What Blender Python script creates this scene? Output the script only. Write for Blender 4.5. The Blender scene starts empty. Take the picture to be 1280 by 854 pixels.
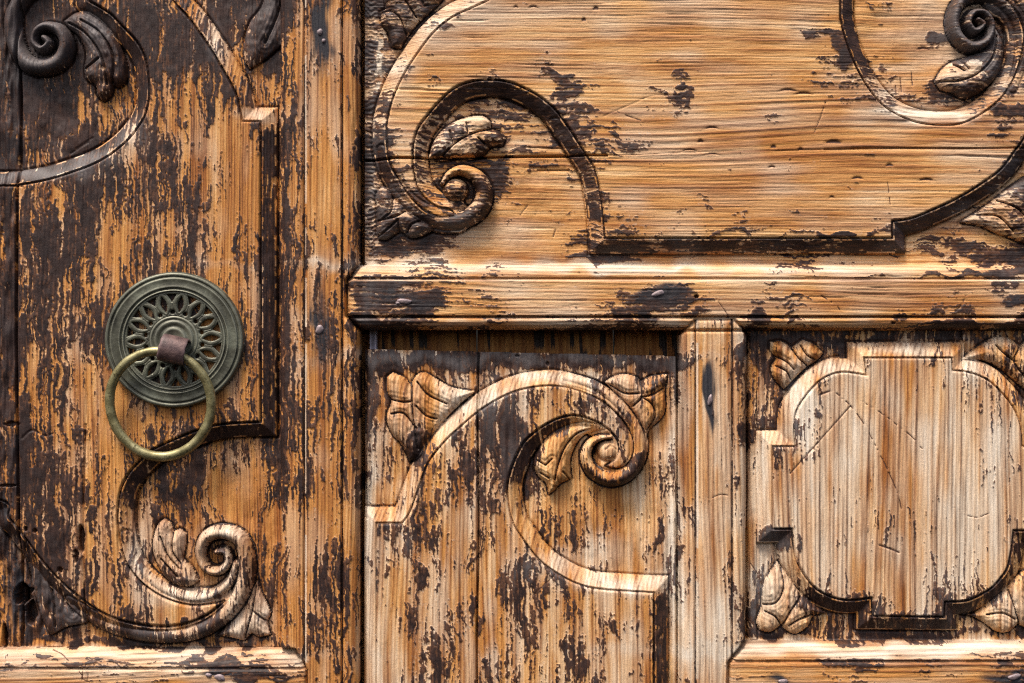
import bpy, bmesh, math, random
import numpy as np
from mathutils import Vector, Matrix
random.seed(7)
RNG = np.random.RandomState(11)

# ------------------------------------------------------------------ camera, world, light
S = 0.0006                      # metres per unit; the door face is laid out in units of about half a millimetre
CX, CY = 640.0, 427.0
sc = bpy.context.scene
def W3(x, y, h=0.0):
    return Vector(((x - CX) * S, -h * S, (CY - y) * S))
cam = bpy.data.cameras.new("camera")
cam_o = bpy.data.objects.new("camera", cam)
sc.collection.objects.link(cam_o)
cam.sensor_width = 36.0
cam.lens = 60.0
DIST = 1280 * S * 60.0 / 36.0
cam_o.location = (0, -DIST, 0)
cam_o.rotation_euler = (math.radians(90), 0, 0)
cam.clip_start = 0.05
cam.clip_end = 500
sc.camera = cam_o

SUN_EL, SUN_AZ = math.radians(61), math.radians(-33)      # azimuth: left of the line from the door to the camera
world = bpy.data.worlds.new("World")
sc.world = world
world.use_nodes = True
wn = world.node_tree
bg = wn.nodes["Background"]
sky = wn.nodes.new("ShaderNodeTexSky")
sky.sky_type = 'NISHITA'
sky.sun_disc = False
sky.sun_elevation = SUN_EL
sky.sun_rotation = math.pi - SUN_AZ
sky.air_density = 1.0
sky.dust_density = 6.0
sky.ozone_density = 0.6
wn.links.new(sky.outputs[0], bg.inputs[0])
bg.inputs[1].default_value = 0.075
sun = bpy.data.lights.new("sun", 'SUN')
sun.energy = 1.5
sun.angle = math.radians(14)
sun.color = (1.0, 0.93, 0.83)
sun_o = bpy.data.objects.new("sun", sun)
sc.collection.objects.link(sun_o)
sd = Vector((math.sin(SUN_AZ) * math.cos(SUN_EL), -math.cos(SUN_AZ) * math.cos(SUN_EL), math.sin(SUN_EL)))
sun_o.rotation_euler = sd.to_track_quat('Z', 'Y').to_euler()
sc.view_settings.view_transform = 'Standard'
sc.view_settings.look = 'None'
sc.view_settings.gamma = 1.0
sc.cycles.use_denoising = False
sc.cycles.filter_width = 1.15
sc.cycles.max_bounces = 4
sc.cycles.sample_clamp_indirect = 4
sc.view_settings.exposure = 1.52

# ------------------------------------------------------------------ grid: fine in the middle, coarse beyond
STEP = 1.1
def axis(lo, hi, ext):
    a = np.arange(lo - ext, lo, 8.0)
    b = np.arange(lo, hi, STEP)
    c = np.arange(hi, hi + ext, 8.0)
    return np.concatenate([a, b, c]).astype(np.float64)
xs = axis(-24.0, 1304.0, 320)
ys = axis(-24.0, 878.0, 320)
NX, NY = len(xs), len(ys)
X, Y = np.meshgrid(xs, ys)
F32 = np.float32

# ------------------------------------------------------------------ noise
def vnoise(x, y, seed):
    r = np.random.RandomState(seed)
    T = r.rand(256, 256).astype(F32)
    xi = np.floor(x).astype(np.int32); yi = np.floor(y).astype(np.int32)
    fx = (x - xi).astype(F32); fy = (y - yi).astype(F32)
    fx = fx * fx * (3 - 2 * fx); fy = fy * fy * (3 - 2 * fy)
    x0 = xi & 255; x1 = (xi + 1) & 255; y0 = yi & 255; y1 = (yi + 1) & 255
    a = T[y0, x0]; b = T[y0, x1]; c = T[y1, x0]; d = T[y1, x1]
    t = a + (b - a) * fx
    return t + ((c + (d - c) * fx) - t) * fy
def n0(x, y, seed):             # roughly N(0,1)
    return (vnoise(x, y, seed) - 0.5) * 4.2
def sstep(a, b, v):
    t = np.clip((v - a) / (b - a), 0, 1)
    return t * t * (3 - 2 * t)

# ------------------------------------------------------------------ curves and distance fields
def smooth_curve(pts, closed=False, corner=38.0, step=4.0):
    P = [np.array(p[:2], float) for p in pts]
    n = len(P)
    if closed:
        def is_corner(i):
            a = P[i] - P[i - 1]; b = P[(i + 1) % n] - P[i]
            c = np.dot(a, b) / (np.linalg.norm(a) * np.linalg.norm(b) + 1e-9)
            return math.degrees(math.acos(max(-1, min(1, c)))) > corner
        cs = [i for i in range(n) if is_corner(i)]
        if not cs:
            cs = [0]
        out = []
        for k in range(len(cs)):
            i, j = cs[k], cs[(k + 1) % len(cs)]
            idx = [i]
            q = i
            while True:
                q = (q + 1) % n
                idx.append(q)
                if q == j: break
            out += list(open_curve([P[t] for t in idx], step))[:-1]
        return np.array(out)
    segs = []; cur = [P[0]]
    for i in range(1, n):
        cur.append(P[i])
        if i < n - 1:
            a = P[i] - P[i - 1]; b = P[i + 1] - P[i]
            c = np.dot(a, b) / (np.linalg.norm(a) * np.linalg.norm(b) + 1e-9)
            if math.degrees(math.acos(max(-1, min(1, c)))) > 75:
                segs.append(cur); cur = [P[i]]
    segs.append(cur)
    out = []
    for s in segs: out += list(open_curve(s, step))[:-1]
    out.append(P[-1])
    return np.array(out)
def open_curve(P, step):
    P = [np.array(p, float) for p in P]
    if len(P) == 2:
        return np.array(P)
    Q = [2 * P[0] - P[1]] + P + [2 * P[-1] - P[-2]]
    out = []
    for i in range(1, len(Q) - 2):
        p0, p1, p2, p3 = Q[i - 1], Q[i], Q[i + 1], Q[i + 2]
        m = max(1, int(np.linalg.norm((p2 - p1)[:2]) / step))
        for k in range(m):
            t = k / m
            out.append(0.5 * ((2 * p1) + (-p0 + p2) * t + (2 * p0 - 5 * p1 + 4 * p2 - p3) * t * t + (-p0 + 3 * p1 - 3 * p2 + p3) * t ** 3))
    out.append(P[-1])
    return np.array(out)
def window(x0, y0, x1, y1):
    i0 = max(0, np.searchsorted(xs, x0) - 1); i1 = min(NX, np.searchsorted(xs, x1) + 1)
    j0 = max(0, np.searchsorted(ys, y0) - 1); j1 = min(NY, np.searchsorted(ys, y1) + 1)
    return slice(j0, j1), slice(i0, i1)
def curve_dist(C, closed, margin, vals=None):
    D = np.full((NY, NX), 999.0, F32)
    Vv = None if vals is None else np.zeros((NY, NX, vals.shape[1]), F32)
    n = len(C)
    for i in range(n if closed else n - 1):
        a = C[i][:2]; j = (i + 1) % n; b = C[j][:2]
        w = window(min(a[0], b[0]) - margin, min(a[1], b[1]) - margin, max(a[0], b[0]) + margin, max(a[1], b[1]) + margin)
        x = X[w]; y = Y[w]
        if x.size == 0: continue
        dx, dy = b - a
        L = dx * dx + dy * dy + 1e-9
        t = np.clip(((x - a[0]) * dx + (y - a[1]) * dy) / L, 0, 1)
        d = np.hypot(x - a[0] - t * dx, y - a[1] - t * dy)
        m = d < D[w]
        D[w] = np.where(m, d, D[w])
        if vals is not None:
            vv = vals[i][None, None, :] * (1 - t[..., None]) + vals[j][None, None, :] * t[..., None]
            Vv[w] = np.where(m[..., None], vv, Vv[w])
    return (D, Vv) if vals is not None else D
def fill(C):
    M = np.zeros((NY, NX), bool)
    w = window(C[:, 0].min(), C[:, 1].min(), C[:, 0].max(), C[:, 1].max())
    x = X[w]; y = Y[w]; m = np.zeros(x.shape, bool)
    yc = ys[w[0]]
    n = len(C)
    for i in range(n):
        x0, y0 = C[i][:2]; x1, y1 = C[(i + 1) % n][:2]
        if y0 == y1: continue
        rows = np.nonzero((y0 > yc) != (y1 > yc))[0]
        if len(rows) == 0: continue
        xc = x0 + (yc[rows] - y0) * (x1 - x0) / (y1 - y0)
        m[rows] ^= x[rows] < xc[:, None]
    M[w] = m
    return M
def sdf(poly, margin=34, corner=38.0, smooth=True):
    C = smooth_curve(poly, True, corner) if smooth else np.array(poly, float)
    d = curve_dist(C, True, margin)
    return np.where(fill(C), -d, d)

# ------------------------------------------------------------------ layout of the joinery
RAIL1 = [(449, 330), (1600, 330), (1600, 413.5), (451, 413.5), (434, 395), (434, 352)]
RAIL_LL = [(-300, 812), (369, 812), (384, 838), (384, 1200), (-300, 1200)]
RAIL_LR = [(931, 803), (1600, 803), (1600, 1200), (910, 1200), (910, 829)]
MIDST = [(850, 1200), (850, 419), (870, 399), (917, 399), (936, 419), (933, 803), (911, 828), (910, 1200)]
P3_TOP = lambda x: 436.0 + (x - 455) * (9.0 / 395.0)

mR1 = fill(np.array(RAIL1, float)); mLL = fill(np.array(RAIL_LL, float)); mLR = fill(np.array(RAIL_LR, float))
mMS = fill(np.array(MIDST, float)) & ~mLR
LAB = np.zeros((NY, NX), np.int16)
names = {}
def newlab(name, parent, **kw):
    k = len(names) + 1
    names[k] = dict(name=name, parent=parent, **kw)
    return k
L_ST = newlab('stile', 'door', label='broad left stile with two beads, stripped orange and dark brown')
L_MS = newlab('stile', 'door', label='narrow middle stile with chamfered top end and one nail')
L_R1 = newlab('rail', 'door', label='upper rail with chamfered left end and black nail stains')
L_LL = newlab('rail', 'door', label='lower left rail with bleached top slope')
L_LR = newlab('rail', 'door', label='lower right rail with bleached top slope')
GAP = 0
# panels
inP1 = (X < 349.5) & (Y < 812) & ~mLL
seam1 = 22 + 1.5 * np.sin(Y / 90.0) - 3 * sstep(450, 0, Y) + 4.5 * sstep(60, 0, Y)
seam2 = 106 + 2.0 * np.sin(Y / 60.0)
L_P1a = newlab('plank', 'p1'); L_P1b = newlab('plank', 'p1'); L_P1c = newlab('plank', 'p1')
inP2 = (X >= 454.5) & (Y < 330)
seamP2 = 199 - 2.5 * sstep(470, 500, X) - 3 * sstep(560, 740, X) - 7 * sstep(760, 1040, X) - 2 * sstep(1040, 1280, X) + 0.8 * np.sin(X / 37.0)
L_P2a = newlab('plank', 'p2'); L_P2b = newlab('plank', 'p2')
inP3 = (X >= 454.5) & (X < 850) & (Y >= P3_TOP(X))
seamP3 = 598 + 0.9 * np.sin(Y / 47.0) - 1.0 * sstep(500, 800, Y)
L_P3a = newlab('plank', 'p3'); L_P3b = newlab('plank', 'p3')
inP4 = (X >= 934) & (Y > 413) & (Y < 803.5)
L_P4a = newlab('plank', 'p4'); L_P4b = newlab('plank', 'p4')
seamP4 = 1205.5 + 0.8 * np.sin(Y / 50.0)

LAB[(X >= 349.5) & (X < 449.5)] = L_ST
LAB[inP1 & (X < seam1)] = L_P1a
LAB[inP1 & (X >= seam1)] = L_P1b
LAB[inP1 & (X >= seam2) & (Y >= 0)] = L_P1c
LAB[inP2 & (Y < seamP2)] = L_P2a
LAB[inP2 & (Y >= seamP2)] = L_P2b
LAB[inP3 & (X < seamP3)] = L_P3a
LAB[inP3 & (X >= seamP3)] = L_P3b
LAB[inP4 & (X < seamP4)] = L_P4a
LAB[inP4 & (X >= seamP4)] = L_P4b
LAB[mR1] = L_R1
LAB[mMS] = L_MS
LAB[mLL] = L_LL
LAB[mLR] = L_LR
PAN = np.zeros((NY, NX), np.int8)
for k, m in ((1, inP1), (2, inP2), (3, inP3), (4, inP4)):
    PAN[m & ((LAB != L_R1) & (LAB != L_MS) & (LAB != L_LL) & (LAB != L_LR))] = k

# ------------------------------------------------------------------ raised fields of the four panels
F1 = [(110,-300),(110,0),(136,15),(152,31),(170,50),(181,70),(186,95),(187,120),(183,140),(175,156),(160,175),(140,192),(120,204),(95,214),(60,225),(22,232),(0,233),(-300,233),
      (-300,600),(-20,620),(12,648),(30,670),(50,697),(75,725),(107,752),(135,769),(160,778),(190,783),(217,783),(240,777),(262,766),(280,752),
      (270,755),(255,757),(235,757),(212,751),(190,740),(172,725),(155,700),(147,662),(146,640),(150,612),(160,592),(175,575),(190,562),(215,550),(245,538),(276,530),(325,527),
      (325,152),(302,152),(297,125),(290,108),(277,85),(265,65),(252,45),(235,22),(215,0),(190,-40),(190,-300)]
F2 = [(612,-300),(612,0),(590,10),(565,22),(542,41),(522,67),(506,92),(494,117),(487,140),(484,160),(485,185),(488,202),(493,214),(507,237),(519,252),(535,265),(552,271),(570,271),
      (562,262),(547,259),(532,249),(522,235),(516,212),(515,197),(516,180),(522,160),(535,142),(550,125),(567,110),(590,101),(615,99),(637,102),(655,109),(675,120),(695,137),(712,160),(727,183),(740,203),(747,220),(752,245),(755,270),(757,297),
      (1115,297),(1115,276),(1140,272),(1165,262),(1197,247),(1225,230),(1250,212),(1267,190),(1281,170),(1300,130),(1600,100),(1600,-300)]
H2 = [(1050,-300),(1050,0),(1051,25),(1056,47),(1067,77),(1082,105),(1102,130),(1125,145),(1150,154),(1180,157),(1205,154),(1232,140),(1255,120),(1270,95),(1278,70),(1282,45),(1276,22),(1262,2),(1250,-30),(1250,-300)]
F3 = [(471,1200),(471,655),(503,655),(513,640),(525,607),(537,577),(557,552),(575,535),(600,514),(628,497),(655,487),(690,483),(722,489),(750,501),(770,517),(783,533),(791,550),(791,567),(784,580),(772,586),(757,583),
      (770,573),(775,562),(772,550),(765,540),(750,529),(730,521),(712,519),(692,525),(672,537),(655,552),(644,572),(636,595),(634,618),(640,652),(655,677),(675,702),(700,720),(725,732),(755,738),(817,742),(817,1200)]
F4 = [(967,559),(996,559),(994,540),(996,517),(1005,500),(1020,482),(1035,471),(1055,466),(1085,470),(1082,448),(1190,448),(1191,464),(1205,465),(1221,469),(1237,477),(1249,488),(1262,503),(1272,520),(1277,540),(1278,559),
      (1600,559),(1600,663),(1267,663),(1264,687),(1259,710),(1249,725),(1238,736),(1220,746),(1205,751),(1181,752),(1180,771),(1092,770),(1091,747),(1062,750),(1040,746),(1020,735),(1005,717),(995,695),(991,661),(967,661)]
d1 = sdf(F1); d2 = sdf(F2); dh = sdf(H2); d2 = np.maximum(d2, -dh); d3 = sdf(F3); d4 = sdf(F4)
def mitre(d, cx, cy, sx, sy):
    m = ((X - cx) * sx >= 0) & ((Y - cy) * sy >= 0) & (np.abs(X - cx) < 30) & (np.abs(Y - cy) < 30)
    d[m] = np.maximum(np.abs(X - cx), np.abs(Y - cy))[m]
for d_, L_ in ((d1, [(325, 152, 1, -1), (325, 527, 1, 1)]), (d2, [(1115, 297, 1, 1), (757, 297, -1, 1)]), (d3, [(471, 655, -1, -1), (817, 742, 1, -1)]),
               (d4, [(967, 559, -1, -1), (967, 661, -1, 1), (1092, 770, -1, 1), (1180, 771, 1, 1), (1082, 448, -1, -1), (1190, 448, 1, -1)])):
    for q_ in L_: mitre(d_, *q_)
BW = 19.0
G = -18.0
DF = np.full((NY, NX), 50.0, F32)
for k, d in ((1, d1), (2, d2), (3, d3), (4, d4)):
    DF[PAN == k] = d[PAN == k]
def field_profile(d, W=BW):
    s = np.clip(d / W, 0, 1)
    h = np.where(d < 0, 0.0, -1.0 - 3.0 * sstep(0.0, 0.28, s) * 0.55 - 10.5 * np.clip((s - 0.12) / 0.88, 0, 1) ** 1.15)
    h = h - 5.5 * np.exp(-((d - 0.6) / 1.1) ** 2)
    h = np.where(d > W, np.maximum(G, -13.2 - (d - W) * 4.0), h)
    h = h - 3.0 * np.exp(-((d - W - 1.6) / 1.2) ** 2)
    return h
Hh = np.zeros((NY, NX), F32)
pm = PAN > 0
Hh[pm] = field_profile(DF[pm])
MOULD = {}
for k in (1, 2, 3, 4):
    MOULD[k] = newlab('moulding', 'p%d' % k)
    LAB[(PAN == k) & (DF > 0.2) & (DF < BW + 1.0)] = MOULD[k]
# the field edge of the left strip of the slipped panel is lower and flatter
m = (PAN == 3) & (X < 471) & (Y > 650)
Hh[m] = np.maximum(Hh[m], -7.0 - 4 * np.exp(-((X[m] - 465) / 1.6) ** 2))
m = (PAN == 4) & (X < 948)
Hh[m] = np.maximum(Hh[m], -15.0)

# undulating carved ground
gm = (DF > BW + 1) & pm
Hh[gm] += (0.7 * n0(X[gm] / 24, Y[gm] / 24, 5) + 0.12 * n0(X[gm] / 5, Y[gm] / 7, 6))

# ------------------------------------------------------------------ carvings
CARVE = np.zeros((NY, NX), bool)
def ridge(pts, lab, panel, base=G, p=2.2, q=0.62, groove=2.2):
    """pts: (x, y, width, top)"""
    C = open_curve([np.array(t, float) for t in pts], 3.0)
    D, V = curve_dist(C, False, 22, C[:, 2:4])
    w = V[..., 0] * 0.5; top = V[..., 1]
    r = np.where(w > 0, D / np.maximum(w, 1e-3), 9)
    ins = (r < 1.0) & (PAN == panel)
    z = base + (top - base) * np.clip(1 - np.clip(r, 0, 1) ** p, 0, 1) ** q
    up = ins & (z > Hh)
    around = (D < w + 3.0) & (D >= w - 1.5) & (PAN == panel)
    Hh[around] -= (groove * np.exp(-((D - w - 0.6) / 1.5) ** 2))[around]
    Hh[up] = z[up]
    LAB[up] = lab
    CARVE[up] = True
def leaf(poly, creases, lab, panel, amp=15.0, base=G, soft=5.0, cdepth=3.6, groove=2.5, over=False):
    d = sdf(poly, 26, 55)
    ins = (d < 0) & (PAN == panel)
    b = 1 - np.exp(d / soft)
    z = base + 3.0 + (amp - 3.0) * b
    if creases:
        cd = np.full((NY, NX), 99.0, F32)
        for c in creases:
            cd = np.minimum(cd, curve_dist(smooth_curve(c), False, 22))
        z = z - (cdepth + 1.6) * np.exp(-(cd / 1.15) ** 2) - 2.6 * np.exp(-cd / 3.8)
        z += 0.7 * np.sin(cd * 1.15) * np.exp(-cd / 9.0)
    z += 0.5 * n0(X / 6, Y / 6, 77) * b
    up = ins & ((z > Hh) | over)
    around = (d > 0) & (d < 4) & (PAN == panel) & (DF > 2)
    Hh[around] -= (groove * np.exp(-((d - 0.8) / 1.4) ** 2))[around]
    Hh[up] = z[up]
    LAB[up] = lab
    CARVE[up] = True

def nl(name, panel, label=None):
    return newlab(name, 'p%d' % panel, label=label)
# left panel -------------------------------------------------------
leaf([(76,24),(92,13),(112,15),(133,33),(149,58),(156,84),(153,102),(143,108),(139,104),(135,118),(126,125),(118,118),(116,104),(105,98),(102,84),(104,64),(95,44),(82,33)],
     [[(84,27),(105,40),(122,62),(130,84),(132,104)],[(100,24),(122,38),(138,62),(141,84),(138,102)],[(104,84),(112,80),(122,72)]],
     nl('acanthus_leaf', 1, 'drooping leaf beside the upper left spiral'), 1, amp=17)
v = nl('volute', 1, 'upper left spiral under thick dark paint')
ridge([(60,-30,20,-4),(28,-8,22,-3),(13,18,22,-2),(16,52,22,0),(30,76,23,2),(52,82,23,4),(73,74,22,5),(81,54,20,6),(73,37,17,6),(56,32,14,6),(44,40,12,6),(42,53,11,6),(52,61,10,7),(61,53,10,7),(55,47,10,7)], v, 1)
leaf([(334,-40),(326,2),(311,24),(303,48),(303,70),(310,84),(326,74),(340,62),(352,48),(356,0),(356,-40)], [[(352,-10),(344,20),(330,52)]], nl('acanthus_leaf', 1, 'narrow leaf tip in the upper right corner of the panel'), 1, amp=13, soft=12)
leaf([(34,672),(58,706),(88,740),(106,757),(112,770),(104,781),(80,786),(60,797),(50,780),(40,742),(30,700)], [[(40,690),(62,740),(66,785)],[(60,720),(88,768)]],
     nl('acanthus_leaf', 1, 'dark worn leaf in the lower left corner'), 1, amp=9, soft=6)
leaf([(268,797),(288,777),(303,757),(313,735),(320,728),(327,748),(336,768),(332,780),(336,796),(322,799),(313,794),(303,804),(288,800)], [[(318,735),(314,765),(304,800)],[(314,765),(333,780)]],
     nl('acanthus_leaf', 1, 'bleached leaf in the lower right corner'), 1, amp=13)
leaf([(188,690),(189,672),(195,656),(203,650),(211,656),(214,666),(222,663),(229,668),(229,684),(226,700),(238,712),(246,728),(232,736),(214,732),(198,716)],
     [[(199,672),(208,695),(222,712)],[(214,668),(214,690),(224,706)],[(200,700),(220,722)]], nl('acanthus_leaf', 1, 'small two lobed leaf beside the lower spiral'), 1, amp=15)
v = nl('volute', 1, 'lower spiral, worn to bare pale wood')
ridge([(156,672,16,-8),(160,695,17,-6),(178,718,17,-4),(204,738,17,-2),(236,748,17,0),(264,745,16,1),(286,728,14,2),(294,706,11,2)], v, 1)
ridge([(84,752,12,-14),(120,776,20,-8),(160,790,23,-5),(215,795,24,-2),(262,782,24,0),(295,750,24,2),(307,712,23,4),(300,677,21,6),(277,666,19,7),(256,673,17,7),(249,692,14,6),(256,710,13,6),(272,715,12,6),(284,704,11,6),(281,690,10,6),(270,690,8,5)], v, 1)
# upper right panel -------------------------------------------------
leaf([(474,12),(482,8),(480,-6),(492,-16),(530,-20),(556,-8),(540,10),(520,28),(508,44),(500,58),(489,57),(484,38),(476,28)],
     [[(474,14),(488,12),(500,22),(507,42)],[(500,-10),(512,8),(520,20)],[(520,-14),(530,6),(545,2)]], nl('acanthus_leaf', 2, 'brown leaf in the upper left corner'), 2, amp=14)
leaf([(534,198),(540,178),(552,161),(568,150),(586,144),(603,143),(613,150),(613,160),(624,163),(632,172),(628,181),(613,183),(604,193),(586,198),(566,197),(552,200)],
     [[(551,196),(570,178),(590,167),(614,160)],[(583,153),(585,168)],[(562,163),(566,178)],[(598,172),(606,180)]], nl('acanthus_leaf', 2, 'leaf curling over the left spiral'), 2, amp=19)
leaf([(470,264),(469,242),(477,231),(487,236),(496,248),(512,260),(530,272),(545,281),(534,291),(514,297),(502,289),(492,292),(482,299),(470,298),(470,282)],
     [[(490,238),(489,262),(477,274)],[(470,276),(494,270),(508,262)],[(470,297),(484,286),(496,275)],[(497,274),(498,288)],[(508,290),(514,280),(524,276)]], nl('acanthus_leaf', 2, 'three lobed leaf in the lower left corner'), 2, amp=14)
leaf([(1248,32),(1257,50),(1258,72),(1252,90),(1240,105),(1222,118),(1207,122),(1194,115),(1180,110),(1172,100),(1180,86),(1192,76),(1212,69),(1230,60),(1240,46)],
     [[(1174,101),(1198,101),(1222,92),(1241,72),(1248,44)],[(1194,80),(1206,88)],[(1204,76),(1212,86)]], nl('acanthus_leaf', 2, 'pointed leaf under the right spiral'), 2, amp=20)
leaf([(1203,277),(1226,263),(1250,245),(1270,230),(1300,215),(1330,230),(1330,300),(1290,304),(1268,297),(1250,291),(1230,282)],
     [[(1225,268),(1250,270),(1270,288)],[(1250,250),(1274,260),(1290,276)]], nl('acanthus_leaf', 2, 'worn leaf in the lower right corner'), 2, amp=13)
v = nl('volute', 2, 'left spiral with shaded underside')
ridge([(476,186,10,-14),(480,206,14,-11),(492,230,19,-8),(514,256,22,-5),(544,272,24,-2),(574,274,24,1),(598,261,24,3),(605,240,22,5),(597,221,19,6),(578,212,15,5),(562,217,11,3),(553,229,7,0)], v, 2)
de = np.hypot((X - 569) / 1.05, Y - 237)
m2 = (PAN == 2) & (de < 15.5)
Hh[m2] = np.maximum(Hh[m2], (G + 24 * np.clip(1 - (de / 15.5) ** 2.6, 0, 1) ** 0.6)[m2]); LAB[m2 & (de < 14.5)] = v; CARVE |= m2
sp = curve_dist(smooth_curve([(560,236),(563,228),(572,226),(579,231),(579,240),(573,243)]), False, 8); Hh[m2] -= (3.0 * np.exp(-(sp / 1.2) ** 2))[m2]
v = nl('volute', 2, 'right spiral under dark brown paint')
ridge([(1266,110,12,-12),(1276,82,13,-9),(1279,50,14,-6),(1270,18,15,-3),(1248,-3,16,0),(1222,-8,16,2),(1202,2,16,4),(1194,22,16,5),(1198,43,16,6),(1214,57,15,7),(1232,52,14,8),(1240,34,12,8),(1232,17,11,8),(1217,16,10,8),(1211,29,10,8),(1219,39,10,9),(1229,31,9,9),(1222,25,9,9)], v, 2)
# slipped panel -------------------------------------------------------
leaf([(482,472),(490,466),(504,472),(513,482),(519,470),(530,466),(548,476),(565,485),(594,490),(575,506),(555,527),(536,550),(524,572),(511,578),(503,560),(488,542),(482,522),(488,503),(483,490)],
     [[(514,482),(516,520),(522,562)],[(487,500),(504,503),(514,502)],[(521,478),(535,494),(558,505)],[(520,508),(532,520),(545,524)],[(488,518),(504,517),(520,536)]], nl('acanthus_leaf', 3, 'four lobed bare leaf in the upper left corner'), 3, amp=15)
leaf([(757,478),(766,472),(780,468),(795,471),(802,478),(815,471),(836,468),(832,487),(833,510),(828,524),(813,538),(809,552),(800,530),(786,511),(774,496)],
     [[(801,477),(803,496),(792,508)],[(803,497),(815,494),(830,486)],[(764,482),(782,492),(800,492)],[(803,497),(815,505),(820,520),(810,538)]], nl('acanthus_leaf', 3, 'four lobed leaf in the upper right corner'), 3, amp=15)
leaf([(667,582),(671,566),(684,548),(700,537),(720,530),(742,530),(756,536),(742,540),(727,548),(717,564),(713,580),(715,600),(701,606),(694,614),(686,620),(683,606),(674,598)],
     [[(745,535),(722,542),(706,560),(697,584),(694,600)],[(672,576),(682,582),(690,574)],[(676,592),(686,598)],[(704,590),(712,600)]], nl('acanthus_leaf', 3, 'bare drooping leaf beside the spiral'), 3, amp=19)
v = nl('volute', 3, 'bare spiral with dark paint left along its lower edge')
ridge([(705,474,14,-6),(738,482,16,-4),(766,500,16,-2),(786,522,17,0),(798,548,19,2),(798,572,21,3),(785,592,22,4),(763,599,22,5),(742,590,18,5),(733,572,15,5),(738,556,12,4),(750,548,9,3),(764,546,6,2)], v, 3)
m = (PAN == 3)
de = np.hypot(X - 761, Y - 565)
m2 = m & (de < 15.5)
Hh[m2] = np.maximum(Hh[m2], (G + 21 * np.clip(1 - (de / 15.5) ** 3, 0, 1) ** 0.6)[m2]); LAB[m2 & (de < 14.5)] = v; CARVE |= m2
sp = smooth_curve([(757,562),(763,557),(770,562),(768,572),(760,573)])
sp = curve_dist(sp, False, 8); Hh[m] -= (2.6 * np.exp(-(sp / 1.2) ** 2))[m]
# right panel ---------------------------------------------------------
leaf([(965,428),(980,427),(992,435),(1006,425),(1020,430),(1032,441),(1025,450),(1008,462),(993,477),(983,487),(970,473),(967,460),(973,449),(966,438)],
     [[(992,436),(1000,448),(1012,458)],[(968,444),(984,452),(994,462)],[(1003,432),(1010,444),(1022,450)],[(972,458),(984,464),(990,474)]], nl('acanthus_leaf', 4, 'leaf in the upper left corner'), 4, amp=14)
leaf([(974,704),(958,730),(955,748),(954,762),(948,778),(951,790),(965,793),(979,784),(986,791),(998,795),(1013,785),(1020,772),(1037,769),(1016,754),(1000,740),(984,718)],
     [[(978,712),(981,735),(972,754),(956,758)],[(1002,748),(990,765),(980,784)],[(1018,770),(1000,776),(988,784)],[(958,766),(970,772),(979,784)]], nl('acanthus_leaf', 4, 'bleached leaf in the lower left corner'), 4, amp=14)
leaf([(1206,449),(1226,434),(1250,421),(1268,424),(1279,433),(1292,424),(1312,424),(1318,445),(1312,470),(1292,492),(1275,478),(1256,462),(1236,452)],
     [[(1278,434),(1270,452),(1284,472)],[(1248,432),(1262,446),(1272,452)],[(1300,430),(1292,450)]], nl('acanthus_leaf', 4, 'leaf in the upper right corner'), 4, amp=14)
leaf([(1204,770),(1222,768),(1244,752),(1262,736),(1280,718),(1296,712),(1318,730),(1316,785),(1300,794),(1284,786),(1277,783),(1264,793),(1250,792),(1236,782),(1220,773)],
     [[(1264,740),(1272,765),(1278,784)],[(1236,770),(1256,768),(1272,776)],[(1284,740),(1300,752)]], nl('acanthus_leaf', 4, 'bleached leaf in the lower right corner'), 4, amp=14)

# ------------------------------------------------------------------ stiles and rails
def bead(t):    # 0..1 half round
    return np.sqrt(np.clip(1 - (2 * t - 1) ** 2, 0, 1))
m = LAB == L_ST
x = X[m]
h = np.interp(x, [349.5, 351, 357, 364, 372, 378.8, 381, 383.2, 426, 428, 430, 433, 439, 445, 448.5, 449.5], [-12, -4, 1.5, 3.2, 4.4, 4.8, -0.5, 5.4, 5.2, -2.5, 4.2, 6.0, 6.2, 3.2, -3, -10])
Hh[m] = h
m = LAB == L_MS
h = np.interp(X[m], [850, 851.5, 856, 863, 867, 869.3, 871.6, 913, 915, 917, 922, 928, 931, 936], [-10, -1, 2.8, 4.2, 4.2, -0.8, 5.2, 5.0, -2.0, 4.4, 4.8, 2.0, -2, -13])
Hh[m] = h
m = LAB == L_R1
h = np.interp(Y[m], [330, 331, 334, 340, 346.5, 349, 351.5, 394, 396.2, 398.5, 401, 406, 410, 413.5], [-13, -7, -1.5, 3.0, 4.6, 1.8, 6.4, 6.4, -2.5, 5.4, 6.6, 4.0, -2.0, -12])
Hh[m] = h
def lrail(y0):
    return [y0, y0 + 1, y0 + 9, y0 + 18, y0 + 21, y0 + 23.5, y0 + 26, y0 + 400], [-13, -7, -0.5, 4.0, 4.6, 2.2, 6.0, 6.4]
for L, y0 in ((L_LL, 812), (L_LR, 803)):
    m = LAB == L
    Hh[m] = np.interp(Y[m], *lrail(y0))
# chamfered ends: the boundary of the rails is a fine open joint
for poly, lab in ((RAIL1, L_R1), (RAIL_LL, L_LL), (RAIL_LR, L_LR), (MIDST, L_MS)):
    d = curve_dist(np.array(poly, float), True, 12)
    m = (LAB == lab)
    Hh[m] -= (5.0 * np.exp(-(d / 2.2) ** 2))[m]
    other = (~m) & ((LAB == L_ST) | (LAB == L_R1) | (LAB == L_MS) | (LAB == L_LR))
    Hh[other] -= (7.0 * np.exp(-(d / 1.6) ** 2))[other]
d = curve_dist(np.array([(452, 330), (434, 352), (434, 395), (452, 414)], float), False, 12)
m = (LAB == L_R1); Hh[m] -= (6.0 * np.exp(-(d / 3.5) ** 2))[m]
m = (LAB == L_ST); Hh[m] -= (11.0 * np.exp(-(d / 2.8) ** 2))[m]

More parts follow.
